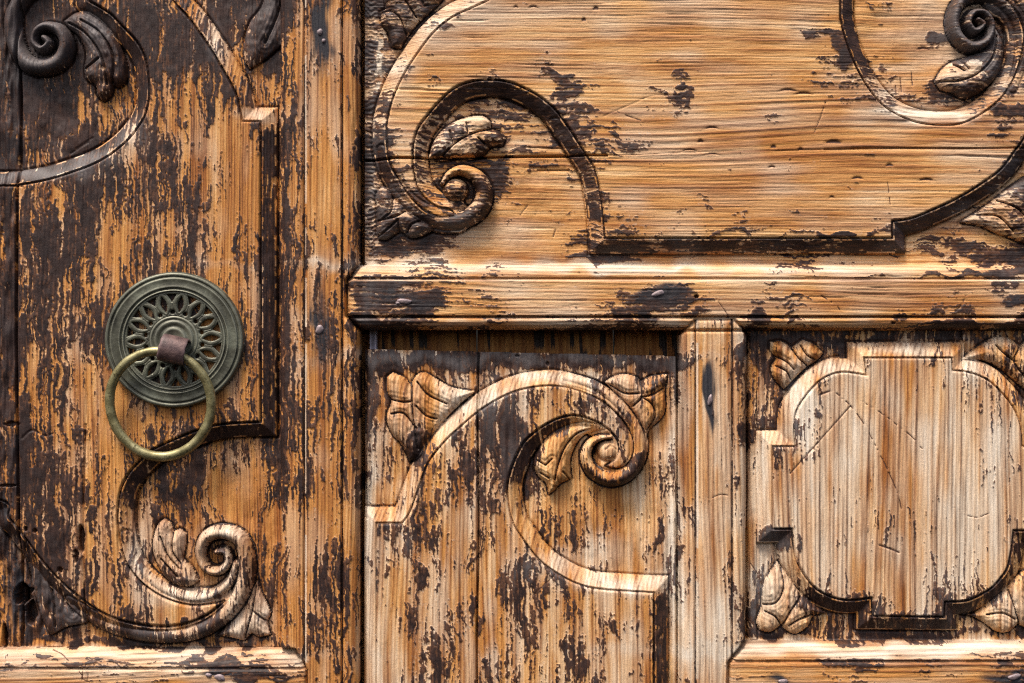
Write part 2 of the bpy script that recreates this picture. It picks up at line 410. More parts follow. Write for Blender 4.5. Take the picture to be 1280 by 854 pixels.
m = (LAB == L_P4a) & (X < 940)
Hh[m] = np.minimum(Hh[m], -17.5) - 12 * np.exp(-((X[m] - 935.5) / 1.8) ** 2)
m = (PAN == 3) & (X > 838)
Hh[m] -= 12 * np.exp(-((X[m] - 849) / 1.6) ** 2)
m = (PAN == 3) & (X < 462)
Hh[m] -= 10 * np.exp(-((X[m] - 455.5) / 1.6) ** 2)
# seams between planks
def seam(dx, mask, w, depth):
    Hh[mask] -= (depth * np.exp(-(dx / w) ** 2))[mask]
seam(X - seam1, inP1, 1.3, 11)
seam(X - seam2, inP1 & (Y > 530), 0.9, 4 + 0 * 6)
seam(X - seam2, inP1 & (Y <= 530), 0.6, 0.9)
seam(Y - seamP2, inP2 & (X < 760), 1.0, 11)
seam(Y - seamP2, inP2 & (X >= 760) & (X < 1030), 0.7, 1.2)
seam(Y - seamP2, inP2 & (X >= 1030), 0.9, 4.0)
seam(X - seamP3, inP3, 1.15, 12)
seam(X - (575 + 0 * Y), inP3 & (Y < 545), 0.7, 3.0)
seam(X - seamP4, inP4 & (Y < 470), 0.9, 6)
seam(X - (1066 + 0.6 * np.sin(Y / 9)), inP4 & (Y < 462), 0.9, 5)
seam(Y - 211.5, inP2 & (X > 672) & (X < 712), 0.9, 4)

# ------------------------------------------------------------------ grain
horiz = ((LAB > 0) & ((LAB == L_R1) | (LAB == L_LL) | (LAB == L_LR) | (PAN == 2)))
U = np.where(horiz, Y, X)             # across the grain
V = np.where(horiz, X, Y)             # along the grain
dens = np.full((NY, NX), 1 / 4.4)
phase = np.zeros((NY, NX))
ph_x = np.cumsum(np.interp(xs, [-200, 110, 200, 340, 350, 460, 640, 760, 940, 1060, 1130, 1200, 1500], [.16, .2, .3, .26, .24, .2, .16, .22, .17, .2, .13, .17, .17]) * np.gradient(xs))
ph_y = np.cumsum(np.interp(ys, [-200, 0, 60, 118, 135, 195, 232, 262, 330, 345, 410, 800, 900], [.27, .26, .29, .25, .11, .12, .22, .29, .27, .2, .22, .16, .2]) * np.gradient(ys))
phase = np.where(horiz, np.broadcast_to(ph_y[:, None], X.shape), np.broadcast_to(ph_x[None, :], X.shape))
warp = 5.0 * n0(U / 160, V / 420, 21) + 1.2 * n0(U / 60, V / 220, 22) + 0.35 * n0(U / 20, V / 80, 23) + np.where(horiz, .5, 1.1) * n0(U / 11, V / 260, 24)
# broad cathedral figure on the horizontal plank
knot = np.exp(-(((X - 1040) / 230) ** 2 + ((Y - 160) / 55) ** 2))
warp = warp + np.where(PAN == 2, 9 * knot * np.cos((X - 1040) / 95.0), 0)
dens_l = np.where(horiz, np.interp(Y, [-200, 60, 118, 135, 195, 232, 330], [.24, .25, .2, .08, .09, .16, .22]), 0.2)
ph = phase + warp * dens_l * 0.9 + Hh * 0.10 * (DF > 0.5) * pm
cell = np.floor(ph)
fr = ph - cell
def hash1(c, s):
    v = np.sin(c * 127.1 + s * 311.7) * 43758.5453
    return v - np.floor(v)
amp_line = 0.45 + 0.55 * hash1(cell, 1)
late = np.clip(1 - np.abs(fr - 0.72) / 0.26, 0, 1) * amp_line           # thin latewood line
fine = vnoise(U / 1.7 + 0.3 * warp, V / 60, 31)
mid = vnoise(U / 9 + 0.15 * warp, V / 220, 32)
streak = vnoise(U / 3.2 + 0.2 * warp, V / 110, 33)
along = vnoise(U / 30, V / 70, 34)
p4 = np.where(PAN == 4, 1.15, 1.0)
GR = np.clip(p4 * 0.44 * late + 0.28 * (fine - 0.5) + 0.34 * (streak - 0.5) + 0.34 * (mid - 0.5) + 0.42, 0, 1)
# relief of the weathered grain: the soft wood has gone, the late wood stands
gdepth = np.full((NY, NX), 0.55)
gdepth = np.where(PAN == 2, 0.52, gdepth)
gdepth = np.where(PAN == 4, 0.85, gdepth)
gdepth = np.where(PAN == 1, 0.5, gdepth)
gdepth = np.where((LAB == L_R1) | (LAB == L_LL) | (LAB == L_LR), 0.4, gdepth)
gdepth = 1.25 * gdepth * np.where(CARVE, 1.5, 1.0) * (0.45 + 1.1 * along)
REL = gdepth * (1.1 * late - 0.55 + 0.8 * (fine - 0.5) + 0.5 * (streak - 0.5))
# sparse deep drying checks
chk = np.clip((vnoise(U / 2.4 + 0.3 * warp, V / 85, 41) - 0.86) / 0.08, 0, 1) * np.clip((vnoise(U / 40, V / 160, 42) - 0.42) / 0.2, 0, 1)
thinl = np.clip((vnoise(U / 1.35 + 0.25 * warp, V / 48, 43) - 0.80) / 0.1, 0, 1) * np.clip((vnoise(U / 30, V / 90, 44) - 0.30) / 0.3, 0, 1)
REL = REL - 1.6 * chk - np.where(PAN == 2, .5, .9) * thinl

# ------------------------------------------------------------------ how much paint survives (0..9 per 40-unit cell)
COV = [
"99999999952861000000000000130038 9",
"99999999742870000000000001410048 8",
"99998876732842001310140001310057 6",
"99987654631822476641010000231046 4",
"99986543541824552442100110100001 4",
"99886532551835541361000000010001 1",
"88754343441766520142110000010023 3",
"87533433541775200044333333333556 6",
"87556653533134111001121100011122 3",
"87655553533765111124541011101113 3",
"87644554654666666666600777567789 9",
"76434444555655555666621774211111 3",
"76433444555444233334421651000003 5",
"76434336544231277521221640000002 1",
"86324744645142465311321410000011 1",
"86426752446313562211121310110000 0",
"96447762537155445412121220111011 1",
"97543654637122344552242122111010 1",
"98532345737012335533521353121243 3",
"98765556836003443322421457866566 6",
"21222223136103244321521011222222 2",
"21121244336002223311421123322124 4",
]
for i_ in range(3, 12):
    r_ = COV[i_]; COV[i_] = r_[:9] + '2' + '0' + r_[11:]
for i_ in (20, 21):
    r_ = COV[i_]; COV[i_] = '111111112' + r_[9:22] + '1' * 9 + r_[31:]
cov = np.array([[int(c) for c in r.replace(' ', '')] for r in COV], float)
cxs = np.array([20 + 40 * i for i in range(32)]); cys = np.array([20 + 40 * i for i in range(22)])
def bilin(A, x, y):
    fx = np.clip((x - 20) / 40, 0, A.shape[1] - 1.001); fy = np.clip((y - 20) / 40, 0, A.shape[0] - 1.001)
    i = fx.astype(int); j = fy.astype(int); a = fx - i; b = fy - j
    return (A[j, i] * (1 - a) + A[j, i + 1] * a) * (1 - b) + (A[j + 1, i] * (1 - a) + A[j + 1, i + 1] * a) * b
# each cell is read inside its own board
def board_cov(x, y):
    return bilin(cov, x, y)
jx = X + 9 * n0(X / 22, Y / 22, 51); jy = Y + 12 * n0(X / 22, Y / 30, 52)
c = board_cov(jx, jy) / 9.0
# values for the beads, mouldings and carvings, given where they stand
CP = np.array([
(184,100,.92),(175,150,.8),(120,190,.85),(40,218,.95),(110,60,.93),(150,90,.9),(50,50,.97),(20,40,.99),(130,110,.75),
(230,10,.6),(265,50,.42),(290,80,.4),(302,112,.5),(316,130,.5),(335,60,.9),(345,20,.9),(336,180,.85),(336,300,.9),(336,420,.85),(336,520,.92),(322,144,.08),
(300,540,.97),(230,560,.93),(165,605,.92),(156,650,.6),(165,705,.42),(200,736,.38),(250,750,.4),(290,730,.42),(60,740,.85),(40,700,.8),(20,655,.95),(0,625,.95),(-40,610,.95),(100,762,.88),(160,792,.85),(215,800,.9),(150,780,.6),(215,786,.35),
(270,785,.8),(300,755,.45),(313,710,.65),(300,690,.45),(290,660,.3),(262,660,.35),(246,690,.3),(268,700,.45),(275,718,.25),(205,680,.25),(222,690,.25),(215,722,.85),(300,785,.15),(325,770,.25),(310,750,.2),
(600,5,.05),(560,25,.06),(530,45,.15),(500,90,.25),(482,140,.55),(478,185,.85),(485,40,.85),(500,20,.6),(530,5,.5),
(490,230,.88),(530,268,.85),(575,284,.85),(608,262,.75),(600,245,.5),(590,212,.25),(560,222,.35),(570,236,.45),(550,262,.35),(520,245,.3),
(525,170,.55),(545,135,.75),(575,118,.92),(620,114,.97),(660,125,.95),(690,150,.92),(715,185,.85),(735,215,.75),(746,250,.8),(748,290,.65),
(850,305,.96),(1000,305,.97),(1110,305,.96),(1125,290,.93),(1170,275,.96),(1230,245,.96),(1270,210,.96),(850,317,.5),(1000,318,.55),
(1060,15,.97),(1068,55,.93),(1085,90,.6),(1105,118,.4),(1140,140,.03),(1170,146,.02),(1200,144,.04),(1230,130,.35),(1255,105,.6),(1270,60,.8),
(1195,30,.85),(1222,28,.7),(1240,40,.85),(1215,60,.9),(1260,15,.85),(1190,92,.3),(1215,85,.35),(1240,90,.85),(1210,115,.85),
(560,165,.55),(600,152,.25),(575,185,.45),(620,172,.7),(595,190,.6),(480,250,.75),(510,275,.65),(480,290,.85),(530,285,.7),(1250,255,.35),(1250,280,.3),(1275,290,.6),
(515,590,.25),(540,550,.25),(565,525,.15),(600,500,.03),(650,476,.02),(700,474,.03),(745,484,.4),(775,512,.35),(803,550,.2),(806,580,.85),(785,605,.93),(760,612,.93),(740,600,.85),(760,590,.1),(733,565,.4),(762,564,.12),
(690,533,.92),(660,560,.92),(645,590,.8),(642,620,.3),(655,655,.25),(690,700,.12),(740,722,.05),(800,732,.05),(700,560,.08),(690,600,.15),(705,580,.1),(740,534,.25),
(490,485,.12),(530,480,.15),(500,530,.2),(545,505,.3),(530,550,.8),(518,575,.9),(780,480,.25),(820,475,.6),(820,505,.4),(790,500,.3),(825,770,.9),(825,850,.7),(462,750,.08),(462,830,.06),(462,650,.1),
(955,640,.04),(957,622,.04),(1000,500,.06),(1040,462,.06),(1070,455,.06),(985,540,.03),(1130,436,.25),(1200,455,.2),(1230,462,.22),(1260,490,.4),(1280,540,.4),(960,600,.08),(957,550,.2),(970,672,.95),(990,668,.9),
(985,700,.25),(1000,725,.35),(1015,748,.85),(1045,760,.97),(1075,758,.97),(1090,760,.5),(1130,776,.6),(1130,785,.97),(1190,780,.9),(1210,760,.97),(1245,742,.93),(1268,700,.7),(1272,672,.7),
(980,440,.12),(1010,440,.08),(985,470,.12),(965,770,.1),(1000,780,.12),(970,735,.06),(1250,435,.3),(1280,460,.4),(1230,772,.15),(1265,770,.12),(1275,750,.15)])
band = pm & (CARVE | ((DF > 0.2) & (DF < BW + 1)))
bx = X[band]; by = Y[band]
num = np.zeros(bx.shape, F32); den = np.zeros(bx.shape, F32)
for (px, py, v_) in CP:
    w = 1.0 / (((bx - px) ** 2 + (by - py) ** 2) + 60.0) ** 2
    num += (w * v_).astype(F32); den += w.astype(F32)
cb = num / den
c = c.copy()
c[band] = np.where(cb < .02, cb, .5 * cb + .5 * (sstep(.16, .84, cb) * .985 + .01))
# more paint cover in the quirks and beside carvings
quirk = pm * (np.exp(-((DF - 0.6) / 1.6) ** 2) + np.exp(-((DF - BW - 1.4) / 1.6) ** 2) * (~CARVE))
c = np.maximum(c, quirk * np.clip(0.25 + c * 0.9, 0, .97))
ring_ = pm * np.exp(-np.clip(-DF, 0, 99) / 7.0) * (DF < 0)
c = np.clip(c + 0.10 * ring_ * (c > 0.03), 0, 1)
# local patches: (x, y, rx, ry, value)
PATCH = [
(695,95,26,7,.75),(703,112,20,12,.7),(715,130,24,8,.6),(850,95,14,14,.85),(855,122,18,10,.6),(820,112,14,3,.5),(1035,40,20,6,.7),(1050,52,14,16,.85),(1010,42,12,8,.6),(1060,70,7,12,.9),(1180,48,22,12,.75),(1165,58,18,6,.6),(1190,115,32,14,.9),(1150,128,22,6,.5),
(1090,90,14,12,.4),(740,160,14,10,.7),(752,200,12,26,.6),(757,260,10,22,.6),(735,60,0.1,0.1,0),(630,150,44,12,.8),(585,140,25,12,.7),(700,170,16,14,.7),(715,215,10,24,.7),(630,172,14,14,.9),(622,215,14,24,.8),
(540,125,20,16,.35),(540,68,14,6,.4),(500,145,8,40,.15),(520,300,50,16,.93),(490,312,40,8,.9),(470,318,16,10,.8),(1180,310,60,12,.85),(1240,318,60,14,.9),(1270,140,14,16,.75),(735,320,30,5,.9),(900,292,190,3,.55),(1060,293,50,5,.9),(705,310,22,6,.2),
(500,348,48,5,.75),(465,372,32,20,.86),(520,372,34,16,.8),(820,372,44,12,.93),(830,388,60,8,.7),(740,385,40,6,.35),(1160,344,120,3,.7),(1190,402,40,6,.45),(1270,370,14,10,.9),(560,409,140,4,.75),(800,409,80,4,.7),(1150,410,150,3.5,.7),(880,403,20,6,.5),
(700,455,160,9,.97),(520,450,66,13,.9),(480,445,28,12,.92),(820,455,40,10,.98),(463,520,8,70,.6),(645,560,32,46,.93),(612,505,14,9,.85),(690,505,50,14,.55),(620,540,14,30,.7),(590,590,10,26,.6),(670,595,18,30,.75),(655,700,24,12,.7),(660,730,40,18,.45),(540,570,8,16,.3),(480,560,6,60,.5),(750,700,40,8,.35),(700,680,28,14,.45),
(815,690,9,18,.75),(825,665,4,20,.8),(640,790,50,40,.42),(580,620,24,40,.42),(545,660,30,30,.42),(690,760,40,24,.5),
(980,425,40,9,.9),(950,455,14,36,.85),(970,490,22,22,.6),(1210,425,50,8,.85),(1050,425,28,8,.85),(1130,424,60,5,.8),(1235,500,40,20,.25),(1210,520,8,18,.3),(960,712,16,8,.5),(955,725,6,10,.6),(965,798,40,5,.9),(1040,792,60,9,.85),(1140,798,120,5,.9),(1240,797,60,6,.8),(950,790,8,10,.5),
(205,545,60,22,.75),(215,315,50,10,.8),(160,350,14,40,.6),(90,380,14,90,.5),(230,620,44,50,.8),(275,545,60,8,.6),(250,590,40,14,.75),(200,650,20,30,.8),(340,640,12,80,.6),(300,600,12,8,.35),(312,640,7,26,.1),(280,620,26,26,.06),(270,540,0.1,0.1,0),
(12,700,20,120,.95),(35,760,24,50,.95),(50,790,40,14,.95),(150,806,150,6,.95),(240,806,80,6,.95),(335,800,16,12,.9),(300,180,12,30,.2),(310,300,14,120,.28),(255,200,22,30,.35),(330,90,16,40,.55),
(358,400,7,400,.85),(370,200,8,200,.35),(370,700,10,140,.3),(402,50,10,40,.0),(400,740,16,90,.75),(405,600,18,60,.4),(438,600,8,160,.35),(438,150,9,150,.05),(405,250,18,120,.08),(405,440,18,60,.3),
(90,828,80,2.5,.6),(240,826,80,3.5,.75),(290,835,60,8,.65),(320,845,50,8,.8),(30,820,20,6,.15),
(1100,810,330,10,.02),(190,819,190,7,.04),(1003,505,16,28,.02),(1100,824,160,3,.6),(1180,823,100,4,.55),(1240,823,60,5,.7),(1000,828,40,3,.4),(865,455,8,50,.35),(885,640,20,160,.02),(858,800,8,50,.3),(285,225,36,95,.12),(250,330,40,30,.3),(60,300,40,120,.82),(205,425,52,58,.96),(262,425,16,40,.1),(978,610,14,46,.03),(940,600,7,90,.12),(650,449,220,13,.99),(470,450,30,16,.93),(1130,165,120,8,.02),(940,500,5,60,.6),(310,235,18,60,.06),
]
for (px, py, rx, ry, v_) in PATCH:
    if rx < 1: continue
    w = window(px - 3 * rx - 20, py - 3 * ry - 20, px + 3 * rx + 20, py + 3 * ry + 20)
    q = ((jx[w] * .35 + X[w] * .65 - px) / rx) ** 2 + ((jy[w] * .35 + Y[w] * .65 - py) / ry) ** 2
    g = np.exp(-q ** 2.5) * (~band[w])
    c[w] = c[w] * (1 - g) + v_ * g

def probit(p):
    p = np.clip(p, 0.0008, 0.9992)
    return np.sign(p - .5) * np.sqrt(np.maximum(0, -1.6 * np.log(1 - (2 * p - 1) ** 2)))   # good enough
wu = 5.0 * n0(X / 27, Y / 31, 205) + 1.5 * n0(X / 5.3, Y / 7.1, 201) + 0.8 * n0(X / 2.3, Y / 2.9, 202)
wv = 3.0 * n0(X / 6.1, Y / 5.3, 203) + 1.6 * n0(X / 2.7, Y / 2.1, 204)
U2 = U + wu + 0.13 * V * 0; V2 = V + wv
stk = np.where(LAB == L_ST, 1.6, 1.0) * np.where(PAN == 4, 1.4, 1.0) * np.where(PAN == 1, 1.45, 1.0)
pn = (0.66 * n0(U2 / 34, V2 / 60, 61) + 0.50 * n0(U2 / 11, V2 / 26, 62) + 0.44 * n0(U2 / 4.0, V2 / 13, 63) + 0.34 * n0(U2 / 2.0, V2 / 7, 64) + 0.16 * n0(X / 2.2, Y / 2.2, 65)
      - 0.75 * (late - 0.3) + stk * 0.52 * n0((U + .5 * wu) / 1.5, V2 / 34, 66) + stk * 0.36 * n0((U + .4 * wu) / 3.1, V2 / 60, 67))
pn = (pn - pn.mean()) / pn.std()
c = np.where((PAN == 3) & ~band & (Y > 600), c * .85, c)
c = np.where(((PAN == 1) | (LAB == L_ST)) & ~band & (X > 120) & ((Y > 90) | (X > 350)) & ((X < 349) | (X > 366)), c * .80, np.where((PAN == 1) & ~band, c * .92, c))
clean = np.clip(c, 0, 1)
cc_ = np.where(clean < .25, clean * (clean / .25) ** .5 * .9, clean * 1.0 - .025 * (clean < .5))
cc_ = np.where((thinl + chk > .55) & (c > .05) & (PAN != 2), np.maximum(cc_, .22 + .6 * clean), cc_)
cc_ = np.where(((LAB == L_R1) | (LAB == L_MS) | ((PAN == 2) & (DF < 1)) | ((PAN == 4) & (DF < 1))) & (clean < .5), cc_ * .55, cc_)
for q_, A_, L_ in ((381, X, L_ST), (428, X, L_ST), (869.3, X, L_MS), (915, X, L_MS), (396.2, Y, L_R1), (824, Y, L_LR), (833, Y, L_LL)):
    cc_ = np.maximum(cc_, .9 * np.exp(-((A_ - q_) / 1.0) ** 2) * (LAB == L_))
# crevices of the carving: paint cover is raised where the surface dips below its surroundings
def box(A, k):
    P = np.pad(A.astype(np.float64), k, mode='edge')
    C_ = np.cumsum(P, 0); C_ = np.concatenate([np.zeros((1, C_.shape[1])), C_], 0); B = (C_[2 * k + 1:] - C_[:-2 * k - 1]) / (2 * k + 1)
    C_ = np.cumsum(B, 1); C_ = np.concatenate([np.zeros((C_.shape[0], 1)), C_], 1); return (C_[:, 2 * k + 1:] - C_[:, :-2 * k - 1]) / (2 * k + 1)
cav = box(Hh, 3) - Hh
near_c = box(CARVE.astype(F32), 3) > .02
cut = sstep(.9, 2.4, cav) * near_c
cc_ = np.maximum(cc_, cut * .97)
pband = .40 * pn + .62 * n0((U + .3 * wu) / 1.5, V / 14, 261) - .5 * (late - .3) + .3 * n0(X / 14, Y / 14, 268) + .3 * n0(X / 3, Y / 3, 269)
PT = probit(cc_) - np.where(band, pband, pn)
PAINT = sstep(-0.30, 0.30, PT).astype(F32)
# tiny chips and pits everywhere
tiny = (0.55 * n0(U2 / 2.2, V2 / 4.5, 68) + 0.6 * n0(U / 1.6, V / 3.5, 69) + .6 * n0(X / 26, Y / 26, 70)) > 2.62
PAINT = np.maximum(PAINT, tiny * .95 * (c > 0.0)).astype(F32)
RIM = np.exp(-((PT + 0.17) / 0.10) ** 2) * (PAINT < .5)
PAINT[LAB == 0] = 1
paint_lo = PAINT
# paint body adds a little thickness, brushed smooth where it is whole
hardp = sstep(.35, .65, PAINT)
REL = REL * (1 - 0.35 * hardp) + hardp * (0.85 + 0.16 * n0(X / 5, Y / 9, 71))

# ------------------------------------------------------------------ tone, bleaching, iron stains and other darkening
TONE = np.clip(0.5 + 0.16 * n0(U / 40, V / 130, 81) + 0.12 * n0(U / 12, V / 60, 82) + 0.10 * n0(X / 50, Y / 50, 83), 0, 1)
NEAR = np.exp(-np.clip(-PT, 0, 9) / .8)
warmz = (PAN == 1) | (LAB == L_ST)
TONE = TONE + np.where(warmz, .55, .40) * NEAR + np.where(warmz, .10, .03)
base_tone = np.zeros((NY, NX))
for k, v_ in ((1, .34), (2, -.02), (3, -.16), (4, -.24)): base_tone[PAN == k] = v_
base_tone[LAB == L_ST] = .34; base_tone[LAB == L_MS] = -.05; base_tone[LAB == L_R1] = -.02; base_tone[LAB == L_LL] = -.04; base_tone[LAB == L_LR] = -.08
TONE += base_tone
blot = np.clip(n0(U / 9 + .2 * warp, V / 75, 301), 0, 3) + .6 * np.clip(n0(U / 4 + .2 * warp, V / 50, 302), 0, 3)
TONE += np.where((PAN == 3) | (PAN == 4) | (LAB == L_MS), .26, .12) * blot
def blobs(A, L, add=True):
    for (px, py, rx, ry, v_) in L:
        w = window(px - 2.5 * rx, py - 2.5 * ry, px + 2.5 * rx, py + 2.5 * ry)
        q = ((jx[w] * .3 + X[w] * .7 - px) / rx) ** 2 + ((jy[w] * .3 + Y[w] * .7 - py) / ry) ** 2
        A[w] += v_ * np.exp(-q)
blobs(TONE, [(275,250,60,120,.15),(190,540,60,40,.2),(300,590,50,50,.12),(330,620,30,60,.15),(400,430,30,200,.12),(405,240,20,120,-.10),(700,650,60,60,.1),(1160,520,20,90,.22),(1110,500,40,60,.12),(1160,700,40,60,.14),(1255,560,20,100,.1),(930,170,220,40,.12),(1100,190,160,20,.14),(640,740,30,60,.14),(560,840,40,40,.15),(500,400,60,8,.1),(1050,372,100,12,.12),(560,225,20,10,.1),(560,300,200,20,-.06),(438,150,9,140,.05),(15,740,10,20,.4),(0,735,10,40,.4)])
BL = np.clip(0.15 + (.20 * CARVE + .10 * band) * np.where(PAN <= 2, 1, .35) + np.where(PAN == 1, .22, .38) * RIM + 0.13 * n0(U / 14, V / 70, 91) + 0.12 * n0(X / 36, Y / 36, 92), 0, 1)
BLB = [(40,220,90,10,1.),(120,198,40,14,.9),(165,160,22,26,.8),(128,30,24,22,.7),(50,75,40,20,.5),(56,30,22,14,.5),(650,447,220,10,.75),(500,443,60,10,.6),(462,150,9,200,.6),(1050,428,120,6,.5),(1240,426,60,8,.5),(1235,50,40,50,.45),(205,735,60,16,.3),(320,143,24,10,.75),(265,45,30,40,.55),(165,700,16,30,.6),(230,745,50,10,.4),(290,720,24,40,.25),(280,660,30,10,.5),(310,785,26,24,.55),(205,670,14,18,.3),
 (590,8,40,14,.5),(540,35,30,24,.5),(500,90,20,40,.45),(480,150,10,50,.3),(1150,144,50,10,.9),(1190,146,40,8,.8),(1110,125,16,14,.6),(560,170,24,20,.35),(600,330,300,7,.8),(800,338,120,4,.4),(660,25,300,26,.18),(1170,20,50,20,.25),(1210,260,26,12,.5),
 (1000,338,400,6,.35),(560,402,140,5,.4),(1000,403,300,4,.2),(440,345,10,16,.3),
 (462,640,9,220,.75),(470,560,16,60,.4),(600,500,40,16,.75),(680,472,60,9,.95),(740,480,24,10,.6),(690,705,40,22,.75),(780,730,60,10,.95),(760,700,60,30,.4),(560,535,20,20,.5),(515,590,10,30,.4),(845,640,7,200,.9),(835,720,12,60,.8),(500,650,14,8,.4),(800,540,10,20,.3),
 (1000,500,24,40,.8),(1040,460,34,12,.9),(985,545,18,14,.7),(1130,440,50,8,.8),(1215,460,30,14,.9),(955,600,14,90,.75),(950,720,14,80,.7),(975,740,26,40,.6),(1260,760,30,30,.5),(1190,660,30,120,.4),(1100,760,0.5,0.5,0),(1030,640,50,90,.3),(900,640,12,160,.3),(880,780,24,70,.35),(920,770,10,50,.5),(1230,640,40,80,.25),
 (1100,812,300,9,.85),(1010,812,100,8,.3),(200,820,190,6,.6),(375,815,8,10,.4),(200,838,160,9,.25),(1250,560,20,80,.3),(900,540,12,60,.15)]
BL = BL - np.where((PAN == 1) | (LAB == L_ST), .12, 0) * (~CARVE) - np.where((PAN == 3) | (PAN == 4) | (LAB == L_MS), .22, .06) * blot + np.where((PAN == 4) & (DF < 1), .34, 0) + np.where((PAN == 3) & (DF < 1) | (LAB == L_MS), .20, 0)
blobs(BL, [b for b in BLB if b[2] >= 1])
BL = np.clip(BL, 0, 1)
STAIN_DARKEN = np.zeros((NY, NX))
blobs(STAIN_DARKEN, [(402,40,13,52,1.3),(400,412,12,40,1.2),(505,374,52,13,.8),(822,369,44,11,1.1),(887,502,6,40,1.2),(887,480,5,26,.5),(1272,371,18,9,.9),(280,846,40,10,.8),(975,852,28,8,.8),(1262,846,40,12,.9),(100,680,8,26,.7),(20,745,26,60,.8),(8,640,16,60,.5),(10,550,14,30,.6),(500,50,20,20,.3),(20,40,70,90,.42),(10,170,40,90,.35)])  # the last two blobs just darken the upper left corner
STAIN_DARKEN = sstep(.18, .75, STAIN_DARKEN * (0.55 + 0.7 * vnoise(U / 2.4, V / 26, 95)) + .12 * (vnoise(U / 7, V / 22, 96) - .5))
# shape of the dirt that sits in the end grain near carvings of the top panel
WEAR = vnoise(U / 2.2, V / 8, 97)

# ------------------------------------------------------------------ scratches, holes, dents
def scratch(pts, depth=1.0, w=0.8, dash=0.0, dark=0.85):
    C = smooth_curve(pts)
    d = curve_dist(C, False, 6)
    near = d < 6
    g = np.exp(-(d / w) ** 2) * near
    if dash: g = g * sstep(dash - .08, dash + .08, vnoise(X / 4.0 + 3, Y / 4.0, 101))
    REL[:] -= depth * g
    np.maximum(PAINT, (g * dark).astype(F32), out=PAINT)
scratch([(988,592),(1030,545),(1063,508)], 1.2, 1.0)
scratch([(1046,492),(1062,506),(1080,530),(1096,560),(1110,588),(1122,616),(1127,636)], 1.2, 1.0, .42)
scratch([(1078,502),(1104,518),(1122,532),(1140,546),(1152,560),(1158,566)], 1.0, .9, .45)
scratch([(1024,494),(1040,488)], 1.2, 1.3, .2)
scratch([(1100,682),(1112,686),(1124,691)], 1.2, 1.3, .2)
scratch([(1206,644),(1222,647),(1236,642)], .8, .8, .4)
scratch([(1030,720),(1044,698)], .8, .8, .5)
scratch([(755,145),(790,130),(815,120),(850,119)], .9, .7, 0, .2)
scratch([(772,140),(790,147),(806,152)], .9, .8, .3)
scratch([(1032,128),(1026,146),(1018,166)], .9, .8, .3)
scratch([(1110,228),(1113,256)], .9, .8, .35)
scratch([(890,622),(900,618),(909,619)], .9, .8, .1)
scratch([(1026,370),(1044,382),(1052,392)], .9, 1.0, .35)
scratch([(895,374),(912,398)], 1.0, .8, .2)
scratch([(1206,370),(1200,382),(1190,392)], .9, 1.0, .4)
scratch([(940,706),(950,720)], .9, .8)
scratch([(660,255),(650,268)], .8, .8, .2)
scratch([(735,282),(738,292)], 0.0, .5, 0, 0)
scratch([(695,286),(692,295)], 1.2, .9)
scratch([(1144,88),(1145,104)], 1.2, .9); scratch([(1130,95),(1131,112)], 1.2, .9); scratch([(1124,104),(1124,116)], 1.2, .9)
scratch([(666,744),(684,728),(694,718)], .9, .8, .3)
scratch([(28,548),(40,538),(56,545),(66,542)], 1.2, 1.2, .3)
scratch([(100,838),(104,844),(104,850)], .8, .8); scratch([(112,840),(110,852)], .8, .8); scratch([(105,838),(105,848),(114,852)], .8, .7)
scratch([(64,814),(76,818),(86,826)], .9, .8)
scratch([(118,168),(150,162)], 0, .5, 0, 0)
scratch([(84,190),(106,176)], 1.2, 1.0, 0, 0.9); scratch([(90,184),(112,170)], 1.0, .9, 0, .9)
scratch([(940,250),(960,254)], 0, .5, 0, 0)
# eyebrow shaped nicks on the horizontal plank
for (x0, y0, L_, d_) in ((1042,177,11,2.6),(985,112,12,1.4),(1005,116,12,1.2),(890,159,8,1.2),(1158,224,10,1.6),(1112,206,5,1.8),(1158,57,8,1.6),(745,10,4,2.5),(667,8,6,1.2),(730,24,3,2.5),(862,187,10,1.0),(890,192,10,1.0),(1072,222,8,1.6),(1040,246,4,1.2),(965,208,5,1.2),(876,176,4,2.2),(1001,186,4,2.0),(967,183,4,2),(693,147,7,1.4),(645,8,3,1.4)):
    q = ((X - x0) / L_) ** 2 + ((Y - y0 - ((X - x0) / L_) ** 2 * 2) / d_) ** 2
    w = np.exp(-q ** 2)
    REL -= 1.6 * w
    np.maximum(PAINT, (w * 0.9).astype(F32), out=PAINT)
# holes
def hole(px, py, rx, ry, depth, ragged=.25):
    ang = np.arctan2(Y - py, X - px)
    q = np.hypot((X - px) / rx, (Y - py) / ry) * (1 + ragged * (vnoise(ang * 2.2 + px, 0 * ang + 3, 111) - .5) * 2)
    g = 1 - sstep(0.65, 1.05, q)
    Hh[:] -= (depth * g).astype(F32)
    np.maximum(PAINT, (g * 1.0).astype(F32), out=PAINT)
hole(25, 745, 11, 14, 26); hole(33, 768, 8, 14, 20); hole(101, 675, 4.5, 19, 15); hole(95, 696, 3, 8, 8); hole(32, 661, 2.4, 3, 8); hole(44, 663, 2.4, 3, 8); hole(75, 712, 3, 4, 6); hole(1, 800, 4, 16, 20)
hole(14, 530, 8, 4, 5, .4); hole(10, 607, 14, 2, 5, .4); hole(686, 484, .1, .1, 0); hole(870, 371, 3, 2.5, 7); hole(1116, 404, 2.5, 2, 5)
hole(685, 455, 2.5, 3, 4); hole(647, 445, 3, 2, 4)
# ragged gouged ground at the lower left
m = pm & (X < 130) & (Y > 640) & (DF > 0)
REL[m] += 1.6 * n0(X[m] / 7, Y[m] / 16, 121) * sstep(130, 30, X[m])
m = (X < 22) & (PAN == 1)
REL[m] += 1.1 * n0(X[m] / 4, Y[m] / 22, 122)
